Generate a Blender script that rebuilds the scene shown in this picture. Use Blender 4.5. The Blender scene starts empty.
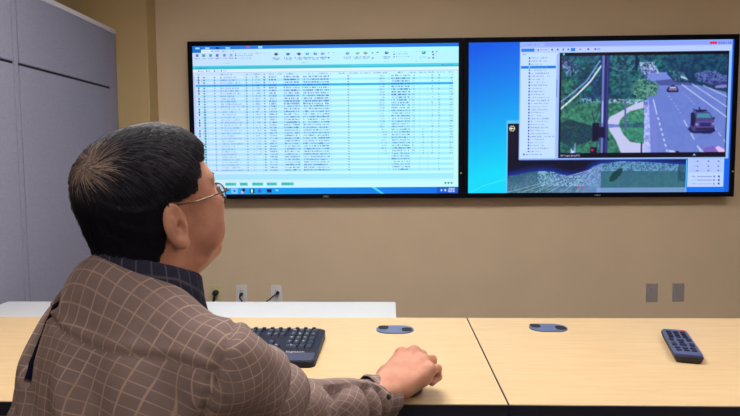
import bpy, bmesh, math, random
import numpy as np
from mathutils import Vector, Matrix, noise as mnoise
from mathutils.kdtree import KDTree
random.seed(4)
R = math.radians
S = bpy.context.scene
COL = S.collection

# ------------------------------------------------------------------ camera, light, exposure
cam_data = bpy.data.cameras.new('camera')
cam_data.sensor_width = 36.0
cam_data.lens = 36.0 * 615.0 / 740.0
cam_data.clip_start = 0.02
cam = bpy.data.objects.new('camera', cam_data)
COL.objects.link(cam)
cam.location = (0, 0, 1.27)
PITCH, YAW, ROLL = 4.322, 1.996, -0.389
cam.matrix_world = (Matrix.Translation((0, 0, 1.27)) @ Matrix.Rotation(R(YAW), 4, 'Z') @
                    Matrix.Rotation(R(90 - PITCH), 4, 'X') @ Matrix.Rotation(R(ROLL), 4, 'Z'))
S.camera = cam
w = bpy.data.worlds.new('world'); S.world = w; w.use_nodes = True
w.node_tree.nodes['Background'].inputs[0].default_value = (0.5, 0.55, 0.7, 1)
w.node_tree.nodes['Background'].inputs[1].default_value = 0.15
S.view_settings.view_transform = 'Standard'
S.view_settings.look = 'None'
S.view_settings.gamma = 1.0
S.view_settings.use_curve_mapping = False
S.view_settings.exposure = 0.0
# fluorescent ceiling fixtures (x, y, sx, sy, strength); rear two added unseen to wash the wall
FIXTURES = [(-0.35, 1.72, 1.2, 0.6, 27.0), (1.75, 1.40, 1.2, 0.6, 14.0), (-0.9, -0.7, 1.2, 0.6, 10.0), (1.6, -1.4, 1.2, 0.6, 14.0)]
LAMP_COL = (1.0, 0.95, 0.90)

# ------------------------------------------------------------------ materials
def srgb(c):
    return tuple((x / 255 / 12.92) if x / 255 <= 0.04045 else ((x / 255 + 0.055) / 1.055) ** 2.4 for x in c)

def mat(name, rgb, rough=0.6, metal=0.0, noise_amt=0.0, noise_scale=20, bump=0.0, bump_scale=200, spec=0.5, stretch=None, rgb2=None, coord='Object', emit=None, emit_s=1.0, trans=0.0, sss=0.0):
    m = bpy.data.materials.new(name); m.use_nodes = True
    nt = m.node_tree; b = nt.nodes['Principled BSDF']
    c = srgb(rgb)
    b.inputs['Base Color'].default_value = (*c, 1)
    b.inputs['Roughness'].default_value = rough
    b.inputs['Metallic'].default_value = metal
    b.inputs['Specular IOR Level'].default_value = spec
    b.inputs['Transmission Weight'].default_value = trans
    if sss:
        b.inputs['Subsurface Weight'].default_value = sss
        b.inputs['Subsurface Radius'].default_value = (0.012, 0.004, 0.002)
        b.inputs['Subsurface Scale'].default_value = 0.6
    if emit:
        b.inputs['Emission Color'].default_value = (*srgb(emit), 1)
        b.inputs['Emission Strength'].default_value = emit_s
    tc = nt.nodes.new('ShaderNodeTexCoord'); mp = nt.nodes.new('ShaderNodeMapping')
    nt.links.new(tc.outputs[coord], mp.inputs['Vector'])
    if stretch: mp.inputs['Scale'].default_value = stretch
    if noise_amt or rgb2:
        n = nt.nodes.new('ShaderNodeTexNoise'); n.inputs['Scale'].default_value = noise_scale; n.inputs['Detail'].default_value = 5
        nt.links.new(mp.outputs[0], n.inputs['Vector'])
        r = nt.nodes.new('ShaderNodeValToRGB')
        c2 = srgb(rgb2) if rgb2 else tuple(x * (1 - noise_amt) for x in c)
        r.color_ramp.elements[0].position = 0.35; r.color_ramp.elements[1].position = 0.65
        r.color_ramp.elements[0].color = (*c2, 1); r.color_ramp.elements[1].color = (*c, 1)
        nt.links.new(n.outputs['Fac'], r.inputs[0]); nt.links.new(r.outputs[0], b.inputs['Base Color'])
    if bump:
        n2 = nt.nodes.new('ShaderNodeTexNoise'); n2.inputs['Scale'].default_value = bump_scale; n2.inputs['Detail'].default_value = 3
        nt.links.new(mp.outputs[0], n2.inputs['Vector'])
        bp = nt.nodes.new('ShaderNodeBump'); bp.inputs['Strength'].default_value = bump; bp.inputs['Distance'].default_value = 0.002
        nt.links.new(n2.outputs['Fac'], bp.inputs['Height']); nt.links.new(bp.outputs[0], b.inputs['Normal'])
    return m

M = {}
M['wall'] = mat('wall_paint', (216, 194, 164), 0.75, noise_amt=0.05, noise_scale=3, bump=0.15, bump_scale=160)
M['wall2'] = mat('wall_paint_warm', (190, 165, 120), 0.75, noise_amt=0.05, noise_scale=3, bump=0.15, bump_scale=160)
M['ceiling'] = mat('ceiling_tile', (225, 222, 214), 0.9, noise_amt=0.1, noise_scale=60)
M['floor'] = mat('carpet', (95, 92, 96), 0.95, noise_amt=0.35, noise_scale=150, bump=0.5)
M['base'] = mat('rubber_base', (70, 60, 55), 0.6)
M['maple'] = mat('maple_laminate', (209, 181, 139), 0.42, rgb2=(202, 172, 129), noise_scale=6, stretch=(1.2, 14, 1), bump=0.02, spec=0.35)
M['edge'] = mat('black_edge_band', (22, 24, 44), 0.5)
M['black'] = mat('black_plastic', (14, 15, 24), 0.35)
M['bezel'] = mat('black_bezel', (2, 2, 20), 0.5, spec=0.12)
M['slot'] = mat('dark_slot', (8, 8, 16), 0.7)
M['steel'] = mat('dark_steel', (60, 62, 70), 0.4, metal=0.8)
M['chrome'] = mat('brushed_metal', (176, 168, 170), 0.4, metal=0.25, noise_amt=0.2, noise_scale=30, stretch=(8, 8, 1))
M['white'] = mat('white_laminate', (206, 207, 212), 0.35, noise_amt=0.02)
M['plate'] = mat('white_plate', (222, 220, 222), 0.4)
M['ivory'] = mat('ivory_plate', (205, 194, 148), 0.4)
M['fabric_grey'] = mat('partition_fabric', (148, 146, 166), 0.95, rgb2=(137, 135, 157), noise_scale=180, bump=0.6, bump_scale=500, spec=0.1)
M['trim_grey'] = mat('partition_trim', (146, 142, 160), 0.6)
M['cap'] = mat('partition_cap', (205, 200, 208), 0.5)
M['slate'] = mat('slate_plastic', (92, 102, 142), 0.4)
M['kb'] = mat('keyboard_shell', (20, 22, 44), 0.5, spec=0.3)
M['kbtop'] = mat('keyboard_palm_rest', (58, 58, 84), 0.5)
M['key'] = mat('key_plastic', (30, 30, 54), 0.4)
M['legend'] = mat('legend_print', (215, 212, 225), 0.5)
M['remote'] = mat('remote_shell', (74, 82, 122), 0.35)
M['rubber'] = mat('rubber_button', (12, 12, 30), 0.5)
M['green'] = mat('green_button', (40, 150, 130), 0.4)
M['red'] = mat('red_button', (215, 50, 80), 0.4)
M['skin'] = mat('skin', (200, 145, 122), 0.5, rgb2=(183, 124, 104), noise_scale=28, bump=0.25, bump_scale=260, sss=0.15, spec=0.4)
M['lens'] = mat('lens_glass', (250, 252, 255), 0.0, trans=1.0, spec=0.6)
M['eye_white'] = mat('eye_white', (225, 220, 215), 0.25)
M['wire'] = mat('metal_rim', (100, 86, 74), 0.35, metal=0.9)
M['trouser'] = mat('trouser_cloth', (38, 40, 52), 0.9, bump=0.3)
M['shoe'] = mat('shoe_leather', (20, 18, 18), 0.35)
M['chair'] = mat('chair_fabric', (40, 42, 50), 0.9, bump=0.4)
M['lamp_frame'] = mat('lamp_frame', (120, 120, 120), 0.6)
M['led'] = mat('led_amber', (120, 110, 50), 0.4, emit=(190, 180, 90), emit_s=.5)

def diffuser(s):
    m = bpy.data.materials.new('light_diffuser'); m.use_nodes = True
    b = m.node_tree.nodes['Principled BSDF']
    b.inputs['Base Color'].default_value = (0.8, 0.8, 0.8, 1)
    b.inputs['Emission Color'].default_value = (*LAMP_COL, 1); b.inputs['Emission Strength'].default_value = s
    return m

def screen_mat():
    m = bpy.data.materials.new('lit_screen'); m.use_nodes = True
    nt = m.node_tree; b = nt.nodes['Principled BSDF']
    b.inputs['Base Color'].default_value = (0.01, 0.01, 0.015, 1); b.inputs['Roughness'].default_value = 0.35
    b.inputs['Specular IOR Level'].default_value = 0.2
    a = nt.nodes.new('ShaderNodeVertexColor'); a.layer_name = 'Col'
    nt.links.new(a.outputs['Color'], b.inputs['Emission Color']); b.inputs['Emission Strength'].default_value = 1.0
    return m
M['screen'] = screen_mat()

def plaid(name, base, line, sp=0.0180, lw=0.075):
    m = bpy.data.materials.new(name); m.use_nodes = True
    nt = m.node_tree; b = nt.nodes['Principled BSDF']; N = nt.nodes.new; L = nt.links.new
    b.inputs['Roughness'].default_value = 0.9; b.inputs['Specular IOR Level'].default_value = 0.15
    uv = N('ShaderNodeUVMap'); uv.uv_map = 'UVMap'
    no = N('ShaderNodeTexNoise'); no.inputs['Scale'].default_value = 8; L(uv.outputs[0], no.inputs['Vector'])
    sub = N('ShaderNodeVectorMath'); sub.operation = 'SUBTRACT'; L(no.outputs['Color'], sub.inputs[0]); sub.inputs[1].default_value = (0.5, 0.5, 0.5)
    sc = N('ShaderNodeVectorMath'); sc.operation = 'SCALE'; L(sub.outputs[0], sc.inputs[0]); sc.inputs['Scale'].default_value = 0.012
    ad = N('ShaderNodeVectorMath'); ad.operation = 'ADD'; L(uv.outputs[0], ad.inputs[0]); L(sc.outputs[0], ad.inputs[1])
    sep = N('ShaderNodeSeparateXYZ'); L(ad.outputs[0], sep.inputs[0])
    outs = []
    for ax, amp in (('X', 1.0), ('Y', 0.85)):
        d = N('ShaderNodeMath'); d.operation = 'DIVIDE'; L(sep.outputs[ax], d.inputs[0]); d.inputs[1].default_value = sp
        f = N('ShaderNodeMath'); f.operation = 'FRACT'; L(d.outputs[0], f.inputs[0])
        s5 = N('ShaderNodeMath'); s5.operation = 'SUBTRACT'; L(f.outputs[0], s5.inputs[0]); s5.inputs[1].default_value = 0.5
        ab = N('ShaderNodeMath'); ab.operation = 'ABSOLUTE'; L(s5.outputs[0], ab.inputs[0])
        mr = N('ShaderNodeMapRange'); L(ab.outputs[0], mr.inputs['Value'])
        mr.inputs['From Min'].default_value = lw * 0.35; mr.inputs['From Max'].default_value = lw
        mr.inputs['To Min'].default_value = amp; mr.inputs['To Max'].default_value = 0.0
        outs.append(mr)
    mx = N('ShaderNodeMath'); mx.operation = 'MAXIMUM'; L(outs[0].outputs[0], mx.inputs[0]); L(outs[1].outputs[0], mx.inputs[1])
    n2 = N('ShaderNodeTexNoise'); n2.inputs['Scale'].default_value = 60; L(uv.outputs[0], n2.inputs['Vector'])
    mul = N('ShaderNodeMath'); mul.operation = 'MULTIPLY'; L(mx.outputs[0], mul.inputs[0])
    n4 = N('ShaderNodeTexNoise'); n4.inputs['Scale'].default_value = 22; L(uv.outputs[0], n4.inputs['Vector'])
    m4 = N('ShaderNodeMapRange'); L(n4.outputs['Fac'], m4.inputs['Value']); m4.inputs['From Min'].default_value = .3; m4.inputs['From Max'].default_value = .7
    m4.inputs['To Min'].default_value = .35; m4.inputs['To Max'].default_value = .95; L(m4.outputs[0], mul.inputs[1])
    mix = N('ShaderNodeMix'); mix.data_type = 'RGBA'; L(mul.outputs[0], mix.inputs['Factor'])
    r = N('ShaderNodeValToRGB'); L(n2.outputs['Fac'], r.inputs[0])
    c = srgb(base); r.color_ramp.elements[0].color = (*[x * 0.86 for x in c], 1); r.color_ramp.elements[1].color = (*[x * 1.1 for x in c], 1)
    L(r.outputs[0], mix.inputs[6]); mix.inputs[7].default_value = (*srgb(line), 1)
    L(mix.outputs[2], b.inputs['Base Color'])
    n3 = N('ShaderNodeTexNoise'); n3.inputs['Scale'].default_value = 600; L(uv.outputs[0], n3.inputs['Vector'])
    bp = N('ShaderNodeBump'); bp.inputs['Strength'].default_value = 0.3; bp.inputs['Distance'].default_value = 0.001
    L(n3.outputs['Fac'], bp.inputs['Height']); L(bp.outputs[0], b.inputs['Normal'])
    return m
M['plaid'] = plaid('plaid_cotton', (130, 111, 108), (180, 155, 140))
M['pleat_shade'] = mat('pleat_shade_navy', (16, 16, 38), 0.95, spec=0.05)
M['plaid_dark'] = plaid('plaid_cotton_navy', (44, 44, 64), (92, 88, 98))

def hair_mat():
    m = bpy.data.materials.new('hair'); m.use_nodes = True
    nt = m.node_tree; b = nt.nodes['Principled BSDF']
    b.inputs['Roughness'].default_value = 0.5; b.inputs['Specular IOR Level'].default_value = 0.2
    a = nt.nodes.new('ShaderNodeVertexColor'); a.layer_name = 'Col'
    nt.links.new(a.outputs['Color'], b.inputs['Base Color'])
    return m
M['hair'] = hair_mat()

# ------------------------------------------------------------------ object helpers
def link(name, me, parent=None, m=None):
    o = bpy.data.objects.new(name, me); COL.objects.link(o)
    if m is not None and me is not None:
        me.materials.clear(); me.materials.append(m)
    if parent is not None: o.parent = parent
    return o

def from_bm(name, bm, m, parent=None, smooth=False):
    me = bpy.data.meshes.new(name); bm.normal_update(); bm.to_mesh(me); bm.free()
    if smooth:
        me.polygons.foreach_set('use_smooth', [True] * len(me.polygons))
    return link(name, me, parent, m)

def tag(o, label=None, cat=None, group=None, kind=None):
    for k, v in (('label', label), ('category', cat), ('group', group), ('kind', kind)):
        if v: o[k] = v
    return o

def empty(name, loc, rz=0, label=None, cat=None, group=None):
    o = bpy.data.objects.new(name, None); COL.objects.link(o)
    o.location = loc; o.rotation_euler = (0, 0, rz); o.empty_display_size = 0.05
    return tag(o, label, cat, group)

def add_box(bm, x0, x1, y0, y1, z0, z1, bevel=0.0, seg=2):
    r = bmesh.ops.create_cube(bm, size=1)
    vs = r['verts']
    for v in vs:
        v.co = Vector(((x0 + x1) / 2 + v.co.x * (x1 - x0), (y0 + y1) / 2 + v.co.y * (y1 - y0), (z0 + z1) / 2 + v.co.z * (z1 - z0)))
    if bevel:
        es = list({e for v in vs for e in v.link_edges})
        bmesh.ops.bevel(bm, geom=es, offset=bevel, segments=seg, affect='EDGES', profile=0.5)

def box(name, x0, x1, y0, y1, z0, z1, m, parent=None, bevel=0.0, seg=2):
    bm = bmesh.new(); add_box(bm, x0, x1, y0, y1, z0, z1, bevel, seg)
    return from_bm(name, bm, m, parent)

def struct(o): o['kind'] = 'structure'; return o

def add_cyl(bm, p, q, r0, r1=None, n=16, caps=True):
    r1 = r0 if r1 is None else r1
    p = Vector(p); q = Vector(q); d = q - p; L = d.length
    rot = d.to_track_quat('Z', 'Y').to_matrix().to_4x4()
    bmesh.ops.create_cone(bm, cap_ends=caps, segments=n, radius1=r0, radius2=r1, depth=L,
                          matrix=Matrix.Translation((p + q) / 2) @ rot)

def cyl(name, p, q, r0, m, parent=None, r1=None, n=16):
    bm = bmesh.new(); add_cyl(bm, p, q, r0, r1, n); return from_bm(name, bm, m, parent)

def add_tube(bm, pts, rad, n=8):
    pts = [Vector(p) for p in pts]
    rings = []
    up = Vector((0.13, 0.21, 1)).normalized()
    for i, p in enumerate(pts):
        t = (pts[min(i + 1, len(pts) - 1)] - pts[max(i - 1, 0)]).normalized()
        a = t.cross(up)
        if a.length < 1e-3: a = t.cross(Vector((1, 0, 0)))
        a.normalize(); b = t.cross(a)
        r = rad[i] if isinstance(rad, (list, tuple)) else rad
        rings.append([bm.verts.new(p + a * math.cos(k * 2 * math.pi / n) * r + b * math.sin(k * 2 * math.pi / n) * r) for k in range(n)])
    for i in range(len(rings) - 1):
        for k in range(n):
            bm.faces.new((rings[i][k], rings[i][(k + 1) % n], rings[i + 1][(k + 1) % n], rings[i + 1][k]))
    bm.faces.new(rings[0][::-1]); bm.faces.new(rings[-1])

def tube(name, pts, rad, m, parent=None, n=8):
    bm = bmesh.new(); add_tube(bm, pts, rad, n); bmesh.ops.recalc_face_normals(bm, faces=bm.faces)
    return from_bm(name, bm, m, parent, True)

def add_prism(bm, pts, z0, z1, bevel=0.0):
    a = [bm.verts.new((x, y, z0)) for x, y in pts]; b = [bm.verts.new((x, y, z1)) for x, y in pts]
    bm.faces.new(a[::-1]); top = bm.faces.new(b)
    n = len(pts)
    for i in range(n): bm.faces.new((a[i], a[(i + 1) % n], b[(i + 1) % n], b[i]))
    if bevel:
        bmesh.ops.bevel(bm, geom=list(top.edges), offset=bevel, segments=2, affect='EDGES', profile=0.5)

def rrect(cx, cy, w, h, r, n=6):
    out = []
    for sx, sy, a0 in ((1, 1, 0), (-1, 1, 90), (-1, -1, 180), (1, -1, 270)):
        for k in range(n + 1):
            a = R(a0 + 90 * k / n)
            out.append((cx + sx * (w / 2 - r) + r * math.cos(a), cy + sy * (h / 2 - r) + r * math.sin(a)))
    return out

def text_mesh(name, s, size, m, parent, mw, extrude=0.0004, align='CENTER', sx=1.0):
    cu = bpy.data.curves.new(name + '_curve', 'FONT'); cu.body = s; cu.size = size; cu.extrude = extrude
    cu.align_x = align; cu.align_y = 'CENTER'; cu.resolution_u = 2
    tmp = bpy.data.objects.new('tmp', cu); COL.objects.link(tmp)
    dg = bpy.context.evaluated_depsgraph_get(); dg.update()
    me = bpy.data.meshes.new_from_object(tmp.evaluated_get(dg)); me.name = name
    bpy.data.objects.remove(tmp); bpy.data.curves.remove(cu)
    me.transform(mw @ Matrix.Diagonal((sx, 1, 1, 1)))
    return link(name, me, parent, m)

# ------------------------------------------------------------------ room shell
X0, X1, Y0, Y1, ZC = -2.6, 3.4, -2.6, 3.8, 2.75
struct(box('floor', X0 - .1, X1 + .1, Y0 - .1, Y1 + .1, -0.1, 0, M['floor']))
struct(box('ceiling', X0 - .1, X1 + .1, Y0 - .1, Y1 + .1, ZC, ZC + .1, M['ceiling']))
struct(box('wall_back', X0 - .1, X1 + .1, Y1, Y1 + .1, 0, ZC, M['wall']))
struct(box('wall_front', X0 - .1, X1 + .1, Y0 - .1, Y0, 0, ZC, M['wall']))
struct(box('wall_left', X0 - .1, X0, Y0, Y1, 0, ZC, M['wall2']))
struct(box('wall_right', X1, X1 + .1, Y0, Y1, 0, ZC, M['wall']))
struct(box('wall_back_left', X0, -1.44, 3.66, Y1, 0, ZC, M['wall2'], bevel=0.004))
struct(box('baseboard_back', -1.44, X1, Y1 - .012, Y1, 0, 0.1, M['base'], bevel=0.003))
struct(box('baseboard_left', X0, -1.44, 3.648, 3.66, 0, 0.1, M['base'], bevel=0.003))
for i, (x, y, sx, sy, s) in enumerate(FIXTURES):
    where = ['over the two tables', 'near the right wall', 'added unseen behind the seated person to brighten the wall', 'added unseen in the rear right corner to brighten the wall'][i]
    t = empty('ceiling_light', (x, y, ZC), 0, 'recessed white fluorescent ceiling light ' + where, 'ceiling light')
    bm = bmesh.new()
    add_box(bm, -sx/2-.03, sx/2+.03, -sy/2-.03, -sy/2, -.10, 0); add_box(bm, -sx/2-.03, sx/2+.03, sy/2, sy/2+.03, -.10, 0)
    add_box(bm, -sx/2-.03, -sx/2, -sy/2, sy/2, -.10, 0); add_box(bm, sx/2, sx/2+.03, -sy/2, sy/2, -.10, 0)
    from_bm('lamp_frame', bm, M['lamp_frame'], t)
    box('diffuser', -sx/2, sx/2, -sy/2, sy/2, -.02, -.008, diffuser(s), t)

# ------------------------------------------------------------------ cubicle partitions (fabric panels along the left)
def partition(y0, y1, label, end_post):
    XP = -1.628
    t = empty('cubicle_partition', (XP - .03, (y0 + y1) / 2, 0), 0, label, 'partition', 'grey fabric cubicle partitions')
    d = (y1 - y0) / 2
    a, b = (-d + .002, d - .095) if end_post else (-d + .02, d - .036)
    box('core', -.022, .022, -d, d, .0, 2.03, M['slot'], t)
    if not end_post: box('post', -.028, .0295, -d + .0015, -d + .0185, 0.0, 2.03, M['trim_grey'], t, .002)
    box('post', -.028, .0295, b + .004, d - .0005, 0.0, 2.03, M['fabric_grey'], t, .002)
    for (z0, z1, nm) in ((.10, 1.701, 'fabric_tile'), (1.712, 2.03, 'fabric_tile')):
        box(nm, .020, .030, a, b, z0, z1, M['fabric_grey'], t, .003)
        box(nm, -.030, -.020, a, b, z0, z1, M['fabric_grey'], t, .003)
    box('kick_plate', -.026, .026, a, b, 0.0, .095, M['trim_grey'], t)
    box('top_cap', -.034, .034, -d, d, 2.03, 2.058, M['cap'], t, .005)
partition(2.682, 3.656, 'grey fabric cubicle partition standing against the tan wall corner', True)
partition(1.70, 2.676, 'grey fabric cubicle partition nearer the camera at the left picture edge', False)

# ------------------------------------------------------------------ tables
def maple_table(x0, x1, y0, y1, label, gx, gy):
    cx, cy = (x0 + x1) / 2, (y0 + y1) / 2
    t = empty('office_table', (cx, cy, 0), 0, label, 'table', 'maple-topped office tables side by side')
    hw, hd = (x1 - x0) / 2, (y1 - y0) / 2
    box('tabletop', -hw + .001, hw - .001, -hd + .004, hd - .002, .712, .74, M['maple'], t, .0012)
    bm = bmesh.new()
    add_box(bm, -hw, hw, -hd, -hd + .004, .708, .7385); add_box(bm, -hw, hw, hd - .002, hd, .708, .7385)
    add_box(bm, -hw, -hw + .001, -hd + .004, hd - .002, .708, .7385); add_box(bm, hw - .001, hw, -hd + .004, hd - .002, .708, .7385)
    from_bm('edge_band', bm, M['edge'], t)
    box('modesty_panel', -hw + .08, hw - .08, hd - .10, hd - .085, .40, .708, M['edge'], t)
    for s in (-1, 1):
        lx = s * (hw - .10)
        bm = bmesh.new(); add_box(bm, lx - .03, lx + .03, -.04, .04, .03, .708, .006)
        add_box(bm, lx - .025, lx + .025, -hd + .06, hd - .06, .0, .035, .01)
        from_bm('leg', bm, M['steel'], t)
    # cable grommet let into the top
    gx -= cx; gy -= cy
    bm = bmesh.new(); add_prism(bm, rrect(gx, gy, .118, .088, .042, 10), .7385, .7435, .0015)
    g = from_bm('cable_grommet', bm, M['slate'], t); g['label'] = 'slate blue plastic cable grommet'
    for s in (-1, 1):
        bm = bmesh.new()
        add_prism(bm, rrect(gx + s * .037, gy + .012 * s * -1 + .006, .032, .044, .014, 5), .7425, .7442)
        from_bm('cable_slot', bm, M['slot'], g)
maple_table(-1.36, .2529, 1.31, 2.062, 'light maple office table on the left with the keyboard and resting hand', .01, 1.905)
maple_table(.2547, 1.95, 1.31, 2.062, 'light maple office table on the right with only the remote control', .4945, 1.93)

t = empty('side_table', (-.79, 2.30, 0), 0, 'narrow white laminate table behind the left maple table', 'table')
box('tabletop', -.806, .806, -.17, .17, .672, .70, M['white'], t, .003)
for sx in (-1, 1):
    for sy in (-1, 1):
        box('leg', sx * .75 - .02, sx * .75 + .02, sy * .12 - .02, sy * .12 + .02, 0, .672, M['white'], t, .003)
bm = bmesh.new()
add_box(bm, -.73, .73, .125, .14, .60, .672); add_box(bm, -.73, .73, -.14, -.125, .60, .672)
from_bm('apron', bm, M['white'], t)

# ------------------------------------------------------------------ wall plates
def screw(x, z, parent):
    cyl('screw', (x, -.0062, z), (x, -.0085, z), .003, M['chrome'], parent, n=10)

def duplex(x, z, m, label, rz=0):
    t = empty('wall_outlet', (x, 3.8, z), 0, label, 'outlet')
    box('face_plate', -.035, .035, -.006, 0, -.0575, .0575, m, t, .002)
    for s in (-1, 1):
        bm = bmesh.new(); add_prism(bm, rrect(0, 0, .033, .028, .010, 4), 0, .003, .0008)
        bmesh.ops.transform(bm, matrix=Matrix.Translation((0, -.006, s * .0195)) @ Matrix.Rotation(R(90), 4, 'X'), verts=bm.verts)
        r = from_bm('receptacle', bm, m, t)
        for k in (-1, 1):
            box('slot', k * .0064 - .0011, k * .0064 + .0011, -.0094, -.0088, s * .0195 - .001, s * .0195 + .008, M['slot'], r)
    screw(0, 0, t)
    return t
duplex(-1.110, .442, M['ivory'], 'ivory wall outlet nearest the person with a round black plug in it')
duplex(-.946, .442, M['plate'], 'white wall outlet in the middle of the three above the white table')
duplex(-.724, .442, M['plate'], 'white wall outlet farthest right above the white table')

def plug(x, z, pts, label):
    t = empty('plug', (x, 3.79, z), 0, label, 'plug')
    bm = bmesh.new(); add_cyl(bm, (0, .002, 0), (0, -.022, 0), .012, .009, 14); from_bm('plug_body', bm, M['black'], t, True)
    tube('cord', [(0, -.02, 0)] + pts, .0042, M['black'], t)
t = empty('plug', (-1.108, 3.79, .452), 0, 'round black power plug in the ivory outlet with its cord hanging', 'plug')
bm = bmesh.new(); add_cyl(bm, (0, .002, 0), (0, -.03, 0), .019, .016, 18); from_bm('plug_body', bm, M['black'], t, True)
tube('cord', [(0, -.026, 0), (-.002, -.032, -.02), (-.010, -.03, -.06), (-.015, -.02, -.14), (-.012, -.02, -.28), (.0, -.03, -.442)], .0075, M['black'], t)
plug(-.946, .442, [(-.004, -.035, -.012), (.01, -.045, -.03), (.04, -.05, -.055), (.055, -.04, -.12), (.05, -.03, -.25), (.06, -.03, -.43)], 'small black plug in the middle white outlet, cord curving down to the right')
plug(-.716, .452, [(-.01, -.035, -.006), (-.04, -.05, -.03), (-.085, -.055, -.06), (-.11, -.04, -.13), (-.10, -.03, -.28), (-.09, -.03, -.44)], 'small black plug in the right white outlet, cord sloping down to the left')

def metal_switch(x, z, label):
    t = empty('wall_plate', (x, 3.8, z), 0, label, 'wall plate')
    box('face_plate', -.035, .035, -.006, 0, -.0575, .0575, M['chrome'], t, .002)
    bm = bmesh.new(); add_box(bm, -.018, .018, -.009, -.005, -.036, .036, .0015)
    ro = from_bm('insert', bm, M['chrome'], t)
    for s in (-1, 1): screw(0, s * .0475, t)
metal_switch(1.603, .453, 'brushed metal wall plate, darker left one of the two below the right screen')
metal_switch(1.762, .455, 'brushed metal wall plate, shinier right one of the two below the right screen')

# ------------------------------------------------------------------ screen pictures (painted cell by cell into a fine grid mesh)
def vnoise(h, w_, sc, seed, octs=4):
    rng = np.random.RandomState(seed); out = np.zeros((h, w_)); amp = 1; tot = 0
    for o in range(octs):
        gh, gw = int(h / sc) + 3, int(w_ / sc) + 3
        g = rng.rand(gh, gw)
        y = np.arange(h) / sc; x = np.arange(w_) / sc
        yi = y.astype(int); xi = x.astype(int); fy = (y - yi)[:, None]; fx = (x - xi)[None]
        fy = fy * fy * (3 - 2 * fy); fx = fx * fx * (3 - 2 * fx)
        v = (g[yi][:, xi] * (1 - fy) * (1 - fx) + g[yi + 1][:, xi] * fy * (1 - fx) + g[yi][:, xi + 1] * (1 - fy) * fx + g[yi + 1][:, xi + 1] * fy * fx)
        out += amp * v; tot += amp; amp *= 0.6; sc = max(sc / 2, 1)
    return out / tot

class Canvas:
    def __init__(s, W, H, k):
        s.k = k; s.nx = int(W * k) + 1; s.ny = int(H * k) + 1
        s.a = np.zeros((s.ny, s.nx, 3))
        s.X, s.Y = np.meshgrid(np.arange(s.nx) / k, np.arange(s.ny) / k)
    def mask(s, mk, col, al=1.0):
        mk = mk.astype(float) * al
        s.a = s.a * (1 - mk[..., None]) + np.array(col, float) * mk[..., None]
    def rect(s, x0, y0, x1, y1, col, al=1.0):
        s.mask((s.X >= x0) & (s.X < x1) & (s.Y >= y0) & (s.Y < y1), col, al)
    def poly(s, pts, col, al=1.0):
        s.mask(s.inside(pts), col, al)
    def inside(s, pts):
        m = np.zeros(s.X.shape, bool); n = len(pts)
        for i in range(n):
            x0, y0 = pts[i]; x1, y1 = pts[(i + 1) % n]
            if y0 == y1: continue
            c = ((s.Y >= min(y0, y1)) & (s.Y < max(y0, y1)))
            xi = x0 + (s.Y - y0) * (x1 - x0) / (y1 - y0)
            m ^= c & (s.X < xi)
        return m
    def line(s, pts, wd, col, al=1.0, dash=None):
        for i in range(len(pts) - 1):
            (x0, y0), (x1, y1) = pts[i], pts[i + 1]
            L = math.hypot(x1 - x0, y1 - y0); ux, uy = (x1 - x0) / L, (y1 - y0) / L
            t_ = (s.X - x0) * ux + (s.Y - y0) * uy; d = abs((s.X - x0) * uy - (s.Y - y0) * ux)
            m = (d < wd / 2) & (t_ >= -wd * .3) & (t_ <= L + wd * .3)
            if dash: m &= ((t_ / dash) % 1) < 0.5
            s.mask(m, col, al)
    def disc(s, x, y, r, col, al=1.0, ry=None):
        s.mask(((s.X - x) / r) ** 2 + ((s.Y - y) / (ry or r)) ** 2 < 1, col, al)
    def words(s, x0, x1, y, h, col, rng, al=0.37, step=0.5):   # a run of tiny print, too small to read
        x = x0
        while x < x1:
            w_ = rng.choice([0.35, 0.5, 0.7])
            if rng.rand() > 0.12:
                s.rect(x, y - h * rng.choice([.5, .5, .75]), min(x + w_, x1), y + h * .5, col, al)
            x += w_ + rng.choice([0.15, 0.3])

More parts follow.
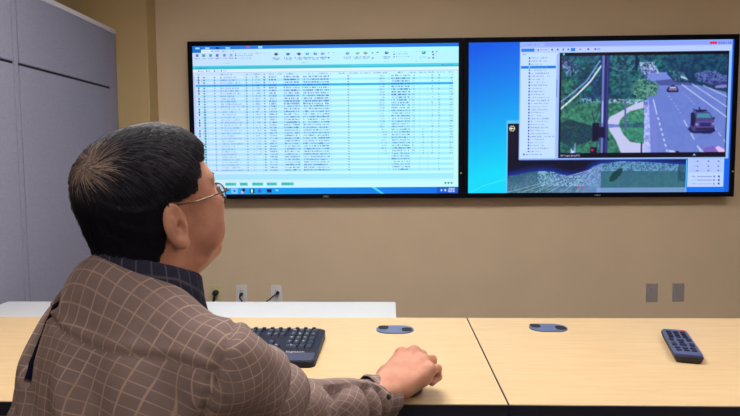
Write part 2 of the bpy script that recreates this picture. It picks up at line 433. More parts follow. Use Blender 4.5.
def desktop_one():
    c = Canvas(268, 152, 2.2); rng = np.random.RandomState(3)
    u = c.X / 268
    c.Y = np.interp(c.Y, [0, 3.6, 6.8, 8.6, 12.8, 17.6, 20, 23.2, 25.2, 26.8, 28.9, 30.5, 31.8, 131.5, 139.5, 152], [0, 4.6, 8, 11.8, 16.4, 22.5, 25.2, 28.6, 30.4, 32.4, 34.8, 37, 38.2, 137.9, 140.4, 152])
    base = np.stack([188 - 25 * u + 10, 222 + 34 * np.minimum(u * 1.6, 1), 255 + 0 * u], -1)
    c.a[:] = base
    c.rect(0, 0, 268, 4.6, (10, 120, 232)); c.rect(0, 0, 70, 4.6, (30, 120, 225)); c.rect(0, 0, 9, 8, (15, 110, 205))
    for x in (3, 13, 34): c.rect(x, 1.2, x + 4.5, 3.6, (140, 215, 255))
    c.rect(24, 1.5, 27, 3.8, (15, 40, 130)); c.rect(55, .8, 58.5, 3, (220, 60, 150)); c.rect(67, 1, 71, 3.6, (150, 220, 255))
    c.rect(9, 4.6, 20, 8, (225, 240, 255))
    for x, l in ((11, 6), (19, 9), (30, 6), (39, 4)): c.words(x, x + l, 6.4, 1.1, (60, 80, 190), rng)
    c.rect(0, 8, 268, 25, (200, 225, 255), .35)
    for x, col in ((3.5, (70, 90, 190)), (10, (40, 150, 160)), (17, (40, 150, 160)), (24, (80, 90, 190)), (31, (120, 120, 210)), (38, (150, 160, 230))):
        c.rect(x, 10.5, x + 2.8, 14, col, .85); c.words(x - 1, x + 4.5, 16, 1, (80, 100, 200), rng, .6)
    for i, l in enumerate((20, 15, 14)):
        c.disc(44, 10 + i * 3, .8, (30, 80, 190)); c.words(46, 46 + l, 10 + i * 3, 1.1, (70, 90, 200), rng)
    c.disc(66, 10, .9, (60, 70, 200)); c.words(68, 80, 10, 1.1, (70, 90, 200), rng)
    for x, col in ((84, (50, 30, 60)), (96, (20, 80, 190)), (107, (60, 30, 90)), (115.5, (30, 150, 200)), (123.5, (70, 100, 210)), (131, (120, 110, 220)), (156, (90, 100, 220)), (166, (140, 150, 140)), (174, (140, 120, 100)), (195, (20, 40, 110))):
        c.disc(x + 1, 11.8, 1.9, col, .8); c.disc(x + 1.4, 11.4, .8, (190, 235, 255), .8) if x > 110 else None
        c.words(x - 3, x + 5, 16.4, 1.1, (70, 100, 210), rng, .65); c.words(x - 2, x + 4, 18.4, 1.0, (70, 100, 210), rng, .5)
    for x, y, col in ((137, 10, (50, 20, 60)), (137, 16, (30, 60, 80)), (142, 10, (90, 110, 220)), (181, 11, (60, 60, 170)), (186, 10.5, (40, 50, 160)), (181, 17, (80, 110, 210)), (241, 10.6, (50, 40, 180)), (245, 10.4, (60, 20, 150)), (241.5, 14, (20, 80, 190)), (241.5, 17.5, (20, 60, 110)), (237.5, 17.5, (210, 120, 170))):
        c.rect(x, y, x + 1.8, y + 1.8, col, .85)
    for i, l in enumerate((11, 12, 16)):
        c.disc(203.5, 10.8 + i * 3, .7, (20, 60, 160)); c.words(205, 205 + l, 10.8 + i * 3, 1.0, (70, 100, 210), rng)
    c.words(225, 238, 10.6, 1, (60, 110, 190), rng); c.disc(233, 12.2, 2, (20, 130, 160)); c.disc(232.6, 11.8, .9, (150, 240, 240)); c.words(228, 237, 17.5, 1.1, (110, 110, 220), rng)
    for x in (30, 110, 190, 225): c.words(x, x + 8, 22.5, .8, (110, 150, 220), rng, .5)
    c.mask((c.Y >= 25.2) & (c.Y < 28.6), (70, 205, 235), .9); c.rect(0, 27, 268, 28.6, (35, 185, 215), .7)
    c.rect(2, 26, 160, 28.4, (45, 190, 190), .45); c.words(4, 16, 27.4, 1.4, (20, 110, 120), rng); c.words(250, 262, 27, 1.1, (20, 90, 120), rng)
    c.rect(0, 28.6, 268, 32.2, (235, 245, 255), .75)
    for x in (6, 14, 22, 29): c.disc(x, 30.4, .8, (50, 90, 190)); c.words(x + 1.5, x + 5.5, 30.4, 1.1, (80, 100, 200), rng)
    c.rect(0, 32.2, 268, 32.6, (160, 190, 240)); c.rect(0, 32.6, 268, 37, (200, 232, 255), .5)
    cols = [(5, 7), (27, 40), (53, 56), (59, 62), (63, 69), (71, 74), (77, 82), (86, 90), (95, 103), (117, 123), (128, 138), (148, 154), (159, 167), (170, 180), (183, 190), (192, 196), (207, 212), (219, 226), (229, 235), (238, 243), (246, 254), (258, 262)]
    for a, b in cols: c.words(a, b, 34.8, 1.1, (90, 110, 190), rng, .6)
    y = 38.2; i = 0
    sel = 1
    while y < 139:
        if i % 2: c.rect(2.5, y - 1.3, 263, y + 1.3, (150, 222, 255), .55)
        else: c.rect(2.5, y - 1.3, 263, y + 1.3, (228, 246, 255), .35)
        if i == 3: c.rect(2.5, y - 1.3, 262, y + 1.2, (20, 175, 248), .95)
        if i < 36:
            k = (50, 70, 190) if i % 2 else (80, 95, 200)
            if i < 28 and i % 4 != 3: c.rect(4.6, y - .9, 6.2, y + .7, (90, 30, 110))
            c.rect(10.4, y - .8, 12, y + .8, (40, 150, 170)); c.rect(21, y - .5, 22.6, y + .5, k, .7)
            c.words(27.5, 27.5 + rng.randint(14, 25), y, 1.1, k, rng)
            c.rect(53.6, y - .6, 55, y + .6, k, .5); c.rect(60, y - .6, 61, y + .6, k, .5)
            if i < 30: c.words(63.5, 68.5, y, 1.1, k, rng)
            c.rect(71.5, y - .5, 73.4, y + .5, k, .8); c.words(77, 85, y, 1.1, k, rng, .7)
            c.words(92, 108, y, 1.1, k, rng, .75); c.words(111, 138, y, 1.1, k, rng, .75); c.rect(156.5, y - .5, 157.8, y + .5, k, .6)
            if i < 30:
                c.words(189 if i < 20 else 190, 194 if i < 20 else 196, y, 1.1, k, rng); c.words(221, 224.5, y, 1.1, k, rng)
            c.words(200.5, 219.5, y, 1.1, k, rng, .75)
            if i >= 20 and i < 30: c.words(231, 233.5, y, 1.1, k, rng)
            if i < 30: c.words(240.5, 242.5, y, 1.1, k, rng); c.words(259, 262, y, 1.1, k, rng)
            c.words(247.5, 249.5, y, 1.1, k, rng)
        y += 2.72; i += 1
    for x in (9, 14, 25, 52, 57.5, 62.5, 70, 75.5, 91, 110, 139.5, 158, 187, 198, 229, 237, 245, 256): c.rect(x, 33, x + .35, 137, (150, 190, 240), .35)
    c.rect(264, 33, 266, 139, (215, 245, 250))
    c.rect(0, 139.5, 268, 145.8, (215, 250, 250), .6)
    for x, l in ((30, 13), (45, 10), (58, 13), (73, 12), (88, 14)): c.rect(x, 140.8, x + l - 1.5, 143.4, (80, 205, 205)); c.words(x, x + l - 3, 142.2, 1.3, (20, 110, 130), rng)
    for x in (255, 258, 261): c.disc(x, 142, 1, (0, 150, 130))
    g = c.X / 268
    m = c.Y >= 145.8
    c.a[m] = np.stack([0 * g, 178 - 70 * g, 255 - 25 * g], -1)[m]
    c.rect(36, 146.2, 43, 151.4, (130, 200, 255)); c.disc(39.5, 148.6, 1, (20, 60, 180)); c.disc(32, 148.5, 1, (60, 130, 240))
    c.disc(49, 147.8, 1.8, (60, 30, 80)); c.disc(47.5, 150, 1.2, (230, 180, 220)); c.rect(55, 146.6, 60, 150.6, (10, 50, 70)); c.rect(56.6, 147, 58.6, 150.2, (190, 250, 240))
    c.rect(64, 146.8, 67, 150.4, (70, 80, 190)); c.rect(73, 147, 78, 150.4, (40, 20, 90)); c.rect(82, 147.4, 85, 149, (120, 220, 255))
    c.poly([(180, 145.8), (184, 145.8), (193, 152), (190, 152)], (70, 215, 255))
    c.rect(246, 145.8, 268, 152, (0, 80, 190), .7)
    for x in (250, 254): c.rect(x, 148, x + 1.5, 150, (190, 220, 255))
    c.words(258, 265, 147.8, 1.4, (210, 230, 255), rng, .9); c.words(257.5, 265, 150, 1.4, (190, 200, 255), rng, .9)
    c.rect(0, 36, 2, 139, (190, 205, 255)); c.rect(0, 0, 268, .5, (60, 140, 240))
    return c

def desktop_two():
    # drawn on a 264 x 153 field whose origin is the screen's top left
    ox, oy = 469.0, 40.4
    c = Canvas(264.5, 152.5, 2.2); rng = np.random.RandomState(9)
    c.X = c.X + ox; c.Y = c.Y + oy
    ny, nx = c.X.shape
    v = (c.Y - oy) / 152.0; u = (c.X - ox) / 264.0
    g = np.clip(v * 1.15 + u * .5 - .05, 0, 1)
    c.a[:] = np.stack([0 * g + 2, 88 + 130 * g, 232 + 20 * g], -1)
    c.line([(470, 193), (485, 185), (508, 178.5)], 1.0, (90, 240, 255), .6)
    c.rect(690, 150, 735, 195, (0, 115, 250)); c.rect(729, 40, 735, 195, (0, 95, 225))
    # panorama window
    c.rect(508, 119, 690.5, 194, (95, 195, 255)); c.rect(509.2, 122.2, 689.5, 194, (4, 4, 34))
    c.words(513, 525, 120.8, 1, (20, 90, 180), rng)
    nz = vnoise(ny, nx, 7, 2); nz2 = vnoise(ny, nx, 3, 5, 3)
    edge = np.interp(c.X, [509, 530, 545, 556, 566, 576, 586, 595, 604, 625, 650, 690], [176, 172, 170.5, 171.5, 174.5, 176, 174, 167, 163.5, 161, 162, 165])
    pan = (c.Y > edge) & (c.X > 509.2) & (c.X < 689.5) & (c.Y < 194)
    t_ = np.clip((c.Y - edge) / 18, 0, 1)
    colr = np.stack([30 + 60 * nz + 30 * t_, 60 + 70 * nz + 40 * t_, 105 + 80 * nz + 20 * t_], -1)
    c.a[pan] = colr[pan]
    glow = (c.Y <= edge) & (c.Y > edge - 9) & (c.X > 509.2) & (c.X < 689.5) & (c.Y > 158)
    gk = np.clip(1 - (edge - c.Y) / 9, 0, 1) ** 1.5
    c.a[glow] += (np.stack([10 * gk, 50 * gk, 130 * gk], -1))[glow]
    L = pan & (c.X < 555) & (nz2 > .5); c.mask(L, (35, 95, 80), .6)
    c.mask(pan & (c.X > 540) & (c.X < 605) & (nz2 > .54) & (c.Y < 186), (150, 205, 235), .75)
    c.mask(pan & (c.X > 586) & (c.X < 606), (110, 140, 205), .5)
    for k in range(6): c.line([(600 - k * 3, 167 + k), (580 - k * 14, 192)], .7, (170, 190, 235), .6)
    c.disc(581.5, 187.3, 1, (230, 40, 150)); c.disc(587, 187.3, 1, (230, 40, 150))
    c.mask(pan & (c.X > 604) & (c.Y > 170.5), (48, 100, 124), .85)
    c.mask(pan & (c.X > 604) & (c.Y > 170.5) & (nz > .52), (58, 118, 124), .6)
    c.mask(pan & (c.X > 604) & (c.Y <= 171) & (nz2 > .5), (110, 180, 215), .7)
    c.mask(pan & (c.X > 600) & (c.Y > 188), (130, 165, 225), .8)
    tr = (((c.X - 620 + (c.Y - 174) * .7) / 4.6) ** 2 + ((c.Y - 175) / 7) ** 2) < .6 + .8 * nz2
    c.mask(tr & pan, (12, 60, 60), .9)
    c.mask(pan & (c.X > 682) & (nz2 > .4) & (c.Y < 182), (20, 60, 90), .6)
    c.disc(513.5, 127, 2.9, (215, 215, 190)); c.disc(513.5, 127, 2.2, (12, 14, 30)); c.rect(511.8, 126.5, 515.4, 127.5, (240, 235, 200)); c.poly([(511.4, 127), (513.4, 125.2), (513.4, 128.8)], (240, 235, 200))
    c.rect(520.5, 125, 521.1, 129, (200, 210, 255), .8)
    # control panel
    c.rect(691.5, 156.5, 727.5, 187.5, (190, 215, 255)); c.rect(692.5, 158, 726.5, 173, (178, 200, 252))
    for yy in (161.5, 166.5, 171):
        for xx in (701, 712, 722): c.disc(xx, yy, .9, (110, 130, 215))
        c.words(697, 705, yy, .7, (150, 165, 235), rng, .5)
    for yy in (177, 180.6, 184.4):
        c.words(695.5, 699.5, yy, 1, (90, 70, 190), rng); c.rect(701, yy - .3, 716, yy + .3, (140, 150, 230)); c.rect(717.5, yy - .8, 719, yy + .8, (90, 100, 190)); c.rect(722, yy - .9, 724, yy + .9, (60, 50, 170))
    # main window
    c.rect(520.5, 40.6, 731.5, 159, (150, 190, 255)); c.rect(521, 41, 731, 46, (160, 180, 255)); c.rect(521, 46, 731, 51.4, (185, 208, 255))
    c.rect(545, 41.3, 731, 45.2, (140, 160, 248), .8); c.words(524, 540, 43.2, 1, (110, 130, 230), rng, .6)
    for q in range(3): c.disc(710.5 + q * 2.3, 43.7, 1.3, (225, 25, 70))
    for q in range(6): c.rect(718 + q * 2.2, 43, 719.2 + q * 2.2, 44.6, (80, 110, 210))
    c.rect(522, 46.8, 535, 50.2, (15, 130, 235)); c.words(524, 533, 48.4, 1, (110, 200, 255), rng)
    c.disc(539, 48.6, .9, (60, 60, 200)); c.words(541, 549, 48.4, 1, (80, 110, 220), rng)
    for xx in (553, 558.5, 564, 569): c.disc(xx, 48.4, .9, (60, 70, 190))
    c.rect(571.5, 46.8, 576, 50.2, (10, 130, 240)); c.disc(581, 48.4, 1, (200, 120, 180)); c.disc(589, 48.4, 1, (60, 90, 200)); c.disc(596, 48.4, 1, (90, 80, 200)); c.rect(598, 47.8, 601, 49, (100, 120, 220))
    c.rect(521.5, 51.4, 559, 157.6, (196, 226, 255)); c.rect(557.5, 53, 559.5, 157, (165, 190, 250)); c.rect(557.6, 78, 559, 96, (140, 150, 225))
    c.words(522.5, 527, 52.8, 1, (110, 130, 220), rng, .6)
    for i in range(33):
        y = 56.6 + i * 3.03
        if i == 3: c.rect(522, y - 1.5, 557, y + 1.5, (10, 125, 235))
        kk = (120, 220, 255) if i == 3 else (70, 85, 195)
        x = 525 if i == 32 else 529.5
        c.rect(x, y - .9, x + 1.6, y + .7, (40, 40, 190) if i != 3 else (120, 220, 255)); c.words(x + 2.4, x + 2.4 + rng.choice([11, 14, 17, 19]) + (6 if i in (1, 26) else 0), y, 1.1, kk, rng)
    # camera picture
    c.rect(560.8, 51.4, 728.6, 157.4, (3, 3, 24))
    vx0, vy0, vx1, vy1 = 562.2, 54.6, 728, 152.6
    V = (c.X > vx0) & (c.X < vx1) & (c.Y > vy0) & (c.Y < vy1)
    n1 = vnoise(ny, nx, 14, 11, 5); n2 = vnoise(ny, nx, 5, 12, 4); n3 = vnoise(ny, nx, 2.5, 14, 2)
    tcol = np.stack([12 + 60 * n2 * n3, 40 + 105 * n1 * n2 * 1.6, 62 + 70 * n2], -1)
    c.a[V] = tcol[V]
    P = lambda pts: c.inside(pts) & V
    c.mask(P([(562, 80), (572, 76), (580, 84), (584, 100), (578, 112), (562, 112)]) & (n2 > .38), (62, 128, 88), .6)
    c.mask(P([(562, 60), (576, 58), (580, 72), (566, 74)]) & (n3 > .55), (165, 160, 215), .7)
    c.mask(P([(615, 55), (645, 55), (648, 70), (652, 85), (640, 95), (612, 90)]) & (n2 > .5), (48, 128, 110), .7)
    # lawn
    c.mask(P([(562, 112), (580, 103), (610, 98), (645, 97), (652, 152.6), (562, 152.6)]), (52, 122, 92), .9)
    c.mask(P([(562, 112), (580, 103), (610, 98), (645, 97), (652, 152.6), (562, 152.6)]) & (n2 > .5), (70, 150, 100), .5)
    c.mask(P([(582, 97.5), (645, 99), (645, 104), (582, 101)]) & (n3 > .5), (190, 210, 240), .7)
    c.mask(P([(562, 122), (572, 118), (590, 124), (602, 126), (602, 134), (590, 142), (572, 146), (562, 140)]) & (n2 > .36), (22, 52, 72), .85)
    c.mask(P([(575, 108), (592, 104), (602, 112), (598, 122), (580, 120)]) & (n2 > .45), (60, 130, 95), .6)
    c.mask(P([(562, 143), (575, 141), (574, 152.6), (562, 152.6)]) & (n3 > .45), (20, 80, 90), .7)
    c.poly([(576, 152.6), (576.5, 144), (578.5, 141), (578, 152.6)], (150, 190, 230)); c.poly([(573, 152.6), (573.5, 148), (576, 150), (576, 152.6)], (225, 235, 255))
    # path
    walk = [(645.5, 100.5), (634, 104.5), (622, 111), (612, 116), (609, 122), (612, 130), (618, 139), (624, 152.6), (652, 152.6), (648, 143.5), (633, 141.5), (626, 134), (621, 124), (623, 118), (632, 110.5), (645.5, 107.5)]
    c.mask(P(walk), (196, 200, 240)); c.mask(P([(609, 123), (622, 124), (622, 126.5), (610, 127)]), (90, 110, 190), .8)
    c.mask(P([(623, 118), (632, 110.5), (645.5, 107.5), (645.5, 141.8), (633, 141.5), (626, 134), (621, 124)]), (60, 140, 105)); c.mask(P([(622, 124), (645.5, 122), (645.5, 127), (623, 127)]), (45, 95, 110), .8)
    c.mask(P([(623, 118), (645.5, 107.5), (645.5, 116), (623, 122)]) & (n3 > .5), (95, 170, 105), .5)
    c.mask(P([(646, 100), (651, 99), (655, 152.6), (647, 152.6)]), (178, 190, 245)); 
    # road
    road = [(649, 72), (668, 72), (676, 82), (690, 83), (706, 87), (728, 93), (728, 152.6), (654, 152.6), (650.5, 100), (645, 95)]
    c.mask(P(road), (104, 126, 208)); c.mask(P(road) & (n1 > .52), (112, 134, 214), .5); c.mask(P(road) & (c.Y < 86), (128, 150, 232), .5)
    c.mask(P([(656, 80.5), (672, 79), (700, 83), (697, 85.5), (660, 85)]), (62, 72, 140), .8)
    c.mask(P([(651, 105), (657, 103), (661, 152.6), (655, 152.6)]), (120, 132, 215), .7)
    land = V & ~P(road) & ~P(walk)
    sh = (.62 + .76 * n2)[..., None] * (.8 + .4 * n3)[..., None] * np.array([.92, .92, 1.04])
    c.a[land] = (c.a * sh)[land]
    # far trees and parked cars on the right
    c.mask(P([(668, 55), (728, 55), (728, 93), (706, 86), (690, 82.5), (676, 82), (668, 74)]), (16, 50, 92), .75)
    c.mask(P([(656, 55), (728, 55), (728, 72), (690, 70), (668, 72)]) & (n2 > .5), (34, 96, 112), .6)
    c.mask(P([(668, 70), (684, 72), (690, 82), (676, 81)]) & (n3 > .5), (110, 165, 170), .6)
    c.mask(P([(695, 74), (702, 71), (716, 71), (722, 75), (728, 76), (728, 86), (712, 85), (698, 81)]) & (n3 > .42), (112, 120, 205), .8)
    c.mask(P([(704, 80), (728, 82), (728, 89), (706, 85)]) & (n2 > .45), (40, 44, 110), .9); c.poly([(716, 86), (727, 85), (728, 88), (716, 88.5)], (130, 130, 205)); c.poly([(681, 75.5), (686, 77), (690, 80.5), (682, 78)], (170, 200, 235))
    c.mask(P([(640, 62), (655, 62), (661, 74), (643, 74)]) & (n3 > .42), (190, 200, 250), .9); c.mask(P([(640, 68), (660, 71), (661, 74.5), (643, 74)]) & (n2 > .5), (80, 80, 190), .7)
    # lane paint
    W = (215, 225, 255)
    c.line([(654, 84), (653.5, 92)], .6, W, .5); c.line([(655, 99), (659, 114)], 1.0, W, .95); c.line([(660, 117), (670.5, 152)], 1.3, W, .95, 5.6)
    c.line([(668, 92), (684, 115)], .6, W, .6, 4); c.line([(686, 120), (704, 152)], 1.0, W, .9, 15)
    c.line([(684, 92), (698, 106)], .5, W, .5, 4); c.line([(683, 84.5), (728, 117)], .9, W, .9); c.line([(693, 84), (728, 107)], .8, W, .85); c.line([(704, 85.5), (728, 97)], .8, W, .8); c.line([(716, 127), (728, 142)], .8, W, .8, 8)
    c.line([(700, 146), (708, 154)], 1.0, W, .9)
    # near cars
    def clip(f):
        sv = c.a.copy(); f(); keep = ~V; c.a[keep] = sv[keep]
    def cars():
        c.poly([(668, 89.5), (670, 86.5), (674, 85), (678, 86.5), (680, 90), (679.5, 92), (668.5, 92)], (28, 24, 70)); c.poly([(671, 86.6), (677, 86.6), (678, 88.3), (670.5, 88.3)], (170, 190, 240)); c.rect(670, 89, 678.5, 90, (170, 120, 180))
        c.poly([(690, 129), (693, 126), (716, 126), (718, 131), (713, 134), (694, 133)], (18, 20, 70), .9)
        c.poly([(693, 118), (695, 113.5), (698, 112), (711, 112), (714, 117), (716, 120), (717, 130), (695, 131), (692.5, 126)], (70, 68, 130))
        c.poly([(699, 113.5), (711, 113.5), (713, 118), (698.5, 118)], (70, 140, 170)); c.poly([(693, 113), (696, 112), (698, 119), (696, 127), (693, 125)], (25, 22, 70))
        c.poly([(699, 121), (715, 121), (716, 127), (700, 128)], (92, 76, 150)); c.rect(702, 123, 713, 126.4, (40, 40, 105)); c.disc(699, 124.5, 1.4, (150, 140, 215)); c.disc(715.3, 124, 1.1, (150, 140, 215)); c.rect(698, 128, 717, 130, (36, 30, 90))
        c.poly([(694, 111.5), (701, 109.6), (709, 110), (709, 111.6), (702, 112)], (28, 26, 80)); c.line([(701, 107.5), (702, 111)], 1.2, (20, 20, 70)); c.line([(695, 109.4), (699, 110.4)], .8, (20, 20, 70)); c.disc(715.8, 118.4, 1.1, (20, 20, 70))
        c.poly([(706, 152.6), (708, 148), (716, 146), (728, 150), (728, 152.6)], (122, 98, 190)); c.poly([(718, 148), (721, 146), (728, 150), (728, 152.6), (722, 152.6)], (225, 190, 240)); c.poly([(672, 149.6), (677, 150.5), (680, 152.6), (672, 152.6)], (190, 200, 245)); c.rect(679, 151.2, 682, 152.6, (30, 20, 70))
    clip(cars)
    # pole, wires, signal, posts
    def street():
        c.line([(627, 102), (628, 128)], 2.0, (88, 96, 160)); c.line([(648, 101.5), (648, 108)], 1, (120, 130, 200)); c.rect(646.4, 101, 649.6, 104.6, (110, 120, 200)); c.rect(643.8, 142, 645, 152.6, (24, 28, 80))
        c.line([(601, 60), (588, 80), (575, 91), (562, 101)], 1.2, (130, 170, 240)); c.line([(603, 64), (592, 80), (578, 94), (562, 108)], 1.5, (230, 240, 255))
        c.line([(610, 66), (620, 70), (630, 70), (637, 64), (638, 54)], .6, (140, 150, 215), .8); c.rect(636, 54, 638.6, 68, (18, 26, 80))
        c.line([(594, 110), (597, 122)], 1.0, (36, 46, 84)); c.line([(602, 104), (598, 118)], .8, (36, 46, 84)); c.line([(621, 97), (625, 97)], 2, (30, 46, 90))
        c.rect(602.6, 54, 610, 153, (30, 38, 98)); c.rect(603.2, 54, 605.8, 153, (108, 122, 200)); c.rect(608.4, 54, 609.4, 153, (70, 74, 150)); c.rect(603.6, 100, 605, 122, (170, 190, 245))
        c.rect(594.5, 122, 601.5, 141, (16, 14, 48)); c.rect(600, 126, 607.5, 137, (18, 16, 58)); c.line([(599, 140), (600, 147)], 1.6, (60, 70, 140)); c.rect(593, 146.5, 599.5, 152.6, (22, 14, 50)); c.disc(595, 149.4, 1.2, (225, 30, 80))
        c.line([(609, 136), (612, 140)], 1.2, (24, 30, 90))
        tr_ = (((c.X - 646) / 15) ** 2 + ((c.Y - 88) / 10.5) ** 2) < .35 + .95 * n2
        c.mask(tr_ & (c.Y > 74), (52, 112, 104), .9); c.mask(tr_ & (n3 > .52) & (c.Y > 74), (138, 196, 158), .7); c.mask(tr_ & (n2 < .42) & (c.Y > 76), (20, 58, 86), .8)
        tr2 = (((c.X - 624) / 15) ** 2 + ((c.Y - 84) / 14) ** 2) < .4 + .8 * n2
        c.mask(tr2 & (n3 > .52) & (c.X > 611), (40, 104, 110), .6)
    clip(street)
    b = c.a.copy()
    for _ in range(2):
        b[1:-1, 1:-1] = (b[1:-1, 1:-1] * 2 + b[:-2, 1:-1] + b[2:, 1:-1] + b[1:-1, :-2] + b[1:-1, 2:]) / 6
    c.a[V] = b[V]
    c.disc(564.6, 53, 1.1, (60, 190, 240))
    c.rect(560.8, 152.6, 728.6, 157.2, (4, 3, 26))
    c.poly([(696, 155.6), (697.5, 153.6), (699, 155.6)], (150, 170, 230)); c.rect(521, 157.4, 731, 158.6, (150, 190, 255)); c.rect(521, 158.6, 691, 159.6, (60, 80, 160))
    return c

def srgb_arr(a):
    a = np.clip(a / 255, 0, 1)
    return np.where(a <= .04045, a / 12.92, ((a + .055) / 1.055) ** 2.4)

def screen_mesh(cv, w_, h_):
    ny, nx = cv.a.shape[:2]
    gx, gz = np.meshgrid(np.linspace(-w_ / 2, w_ / 2, nx), np.linspace(h_ / 2, -h_ / 2, ny))
    co = np.zeros((ny * nx, 3)); co[:, 0] = gx.ravel(); co[:, 2] = gz.ravel()
    idx = np.arange(ny * nx).reshape(ny, nx)
    q = np.stack([idx[:-1, :-1], idx[1:, :-1], idx[1:, 1:], idx[:-1, 1:]], -1).reshape(-1, 4)
    me = mesh_np('display', co, q)
    at = me.color_attributes.new('Col', 'FLOAT_COLOR', 'POINT')
    a = np.ones((ny * nx, 4)); a[:, :3] = srgb_arr(cv.a).reshape(-1, 3)
    at.data.foreach_set('color', a.ravel())
    return me

def mesh_np(name, co, q, smooth=False):
    me = bpy.data.meshes.new(name)
    me.vertices.add(len(co)); me.vertices.foreach_set('co', np.asarray(co, dtype=np.float32).ravel())
    n, k = q.shape
    me.loops.add(n * k); me.loops.foreach_set('vertex_index', q.astype(np.int32).ravel())
    me.polygons.add(n); me.polygons.foreach_set('loop_start', np.arange(0, n * k, k, dtype=np.int32))
    me.polygons.foreach_set('loop_total', np.full(n, k, dtype=np.int32))
    if smooth: me.polygons.foreach_set('use_smooth', np.ones(n, bool))
    me.update(calc_edges=True); me.validate()
    return me

def tv(x0, x1, z0, z1, cv, label, tilt=0.0, led_dx=0.0):
    cx, cz = (x0 + x1) / 2, (z0 + z1) / 2; w_, h_ = x1 - x0, z1 - z0
    t = empty('wall_monitor', (cx, 3.72, cz), 0, label, 'monitor', 'wall mounted monitors side by side')
    t.rotation_euler = (0, R(tilt), 0)
    b = .029
    bm = bmesh.new()
    add_box(bm, -w_/2, w_/2, 0, .018, h_/2 - b, h_/2, .002); add_box(bm, -w_/2, w_/2, 0, .018, -h_/2, -h_/2 + b, .002)
    add_box(bm, -w_/2, -w_/2 + b, 0, .018, -h_/2 + b, h_/2 - b, .002); add_box(bm, w_/2 - b, w_/2, 0, .018, -h_/2 + b, h_/2 - b, .002)
    from_bm('bezel', bm, M['bezel'], t)
    box('housing', -w_/2 + .004, w_/2 - .004, .0182, .05, -h_/2 + .004, h_/2 - .004, M['black'], t, .006)
    box('wall_bracket', -.25, .25, .0502, .0795, -.2, .2, M['steel'], t, .003)
    d = link('display', screen_mesh(cv, w_ - 2 * b, h_ - 2 * b), t, M['screen']); d.location = (0, .006, 0)
    text_mesh('logo', 'NEC', .014, M['legend'], t, Matrix.Translation((.0, -.0004, -h_/2 + .012)) @ Matrix.Rotation(R(90), 4, 'X'), .0003, sx=1.3)
    cyl('power_light', (w_/2 - .012, .001, -h_/2 + .15), (w_/2 - .012, -.0015, -h_/2 + .15), .0045, M['led'], t, n=10)
    return t
t1 = tv(-1.223, .4320, 1.047, 1.997, desktop_one(), 'left wall monitor showing a wide light blue spreadsheet of small text', .0)
t2 = tv(.4335, 2.034, 1.047, 1.997, desktop_two(), 'right wall monitor showing a traffic camera view over a blue desktop', .0)

M['caption'] = mat('caption_print', (10, 10, 20), 0.5, emit=(200, 205, 255), emit_s=1.0)
text_mesh('caption', '1401 Cogans Spring PTZ', .0145, M['caption'], t2, Matrix.Translation((-.2255, .0054, -.2250)) @ Matrix.Rotation(R(90), 4, 'X'), .0001, 'LEFT', .80)
# ------------------------------------------------------------------ keyboard
kx0, kx1, ky0, ky1 = -.662, -.200, 1.543, 1.825
kt = empty('keyboard', ((kx0 + kx1) / 2, (ky0 + ky1) / 2, .7402), 0, 'black full-size keyboard with number pad beside the sleeve on the left table', 'keyboard')
kw, kd = (kx1 - kx0) / 2, (ky1 - ky0) / 2
bm = bmesh.new(); add_prism(bm, rrect(0, 0, 2 * kw, 2 * kd, .018, 5), 0.0, .016, .004)
for v_ in bm.verts:
    if v_.co.z > .008: v_.co.z += .010 * (v_.co.y + kd) / (2 * kd)
from_bm('shell', bm, M['kb'], kt)
bm = bmesh.new(); add_prism(bm, rrect(0, -kd + .049, 2 * kw - .012, .086, .012, 4), .0165, .0185, .001)
from_bm('palm_rest', bm, M['kbtop'], kt)
ang = math.atan(.010 / (2 * kd))
pitch_x, pitch_y = .0197, .0335
def key_mesh(wu, hu=1):
    me = bpy.data.meshes.new('key'); bm = bmesh.new()
    wx, wy = pitch_x * wu - .003, pitch_y * hu - .0055
    r = bmesh.ops.create_cube(bm, size=1)
    for v in r['verts']:
        top = v.co.z > 0
        v.co = Vector((v.co.x * (wx * (.78 if top else 1)), v.co.y * (wy * (.74 if top else 1)) + (.001 if top else 0), .0075 if top else 0))
    bm.to_mesh(me); bm.free(); me.materials.append(M['key']); return me
KM = {}
def key(x, y, wu=1, hu=1, legend=None):
    k_ = (wu, hu)
    if k_ not in KM: KM[k_] = key_mesh(wu, hu)
    o = link('key', KM[k_], kt); z = .0162 + .010 * (y + kd) / (2 * kd)
    o.location = (x, y, z); o.rotation_euler = (ang, 0, 0)
    if legend:
        text_mesh('key_legend', legend, .0135 if len(legend) == 1 else .008, M['legend'], o, Matrix.Translation((-.001, .004, .0078)), .0001, sx=1.0 if len(legend) == 1 else .8)
ybase = -kd + .107
npx = kw - .018 - 4 * pitch_x
NP = [['NL', '/', '*', '-'], ['7', '8', '9', None], ['4', '5', '6', None], ['1', '2', '3', None], [None, None, '.', None]]
for r_ in range(5):
    y = ybase + (4 - r_) * pitch_y
    for q in range(4):
        x = npx + (q + .5) * pitch_x
        L_ = NP[r_][q]
        if L_: key(x, y, 1, 1, L_)
key(npx + 1 * pitch_x, ybase, 2, 1, '0'); 
for q in range(4): key(npx + 3.5 * pitch_x, ybase + q * pitch_y, 1, 1, ['', '', '', '+'][q])
nvx = npx - .012 - 3 * pitch_x
for q in range(3):
    x = nvx + (q + .5) * pitch_x
    key(x, ybase + 4 * pitch_y, 1, 1, ['ins', 'hm', 'pu'][q]); key(x, ybase + 3 * pitch_y, 1, 1, ['del', 'end', 'pd'][q]); key(x, ybase, 1, 1, ['<', 'v', '>'][q])
key(nvx + 1.5 * pitch_x, ybase + pitch_y, 1, 1, '^')
mx1 = nvx - .012; mx0 = -kw + .014; mp = (mx1 - mx0) / 15
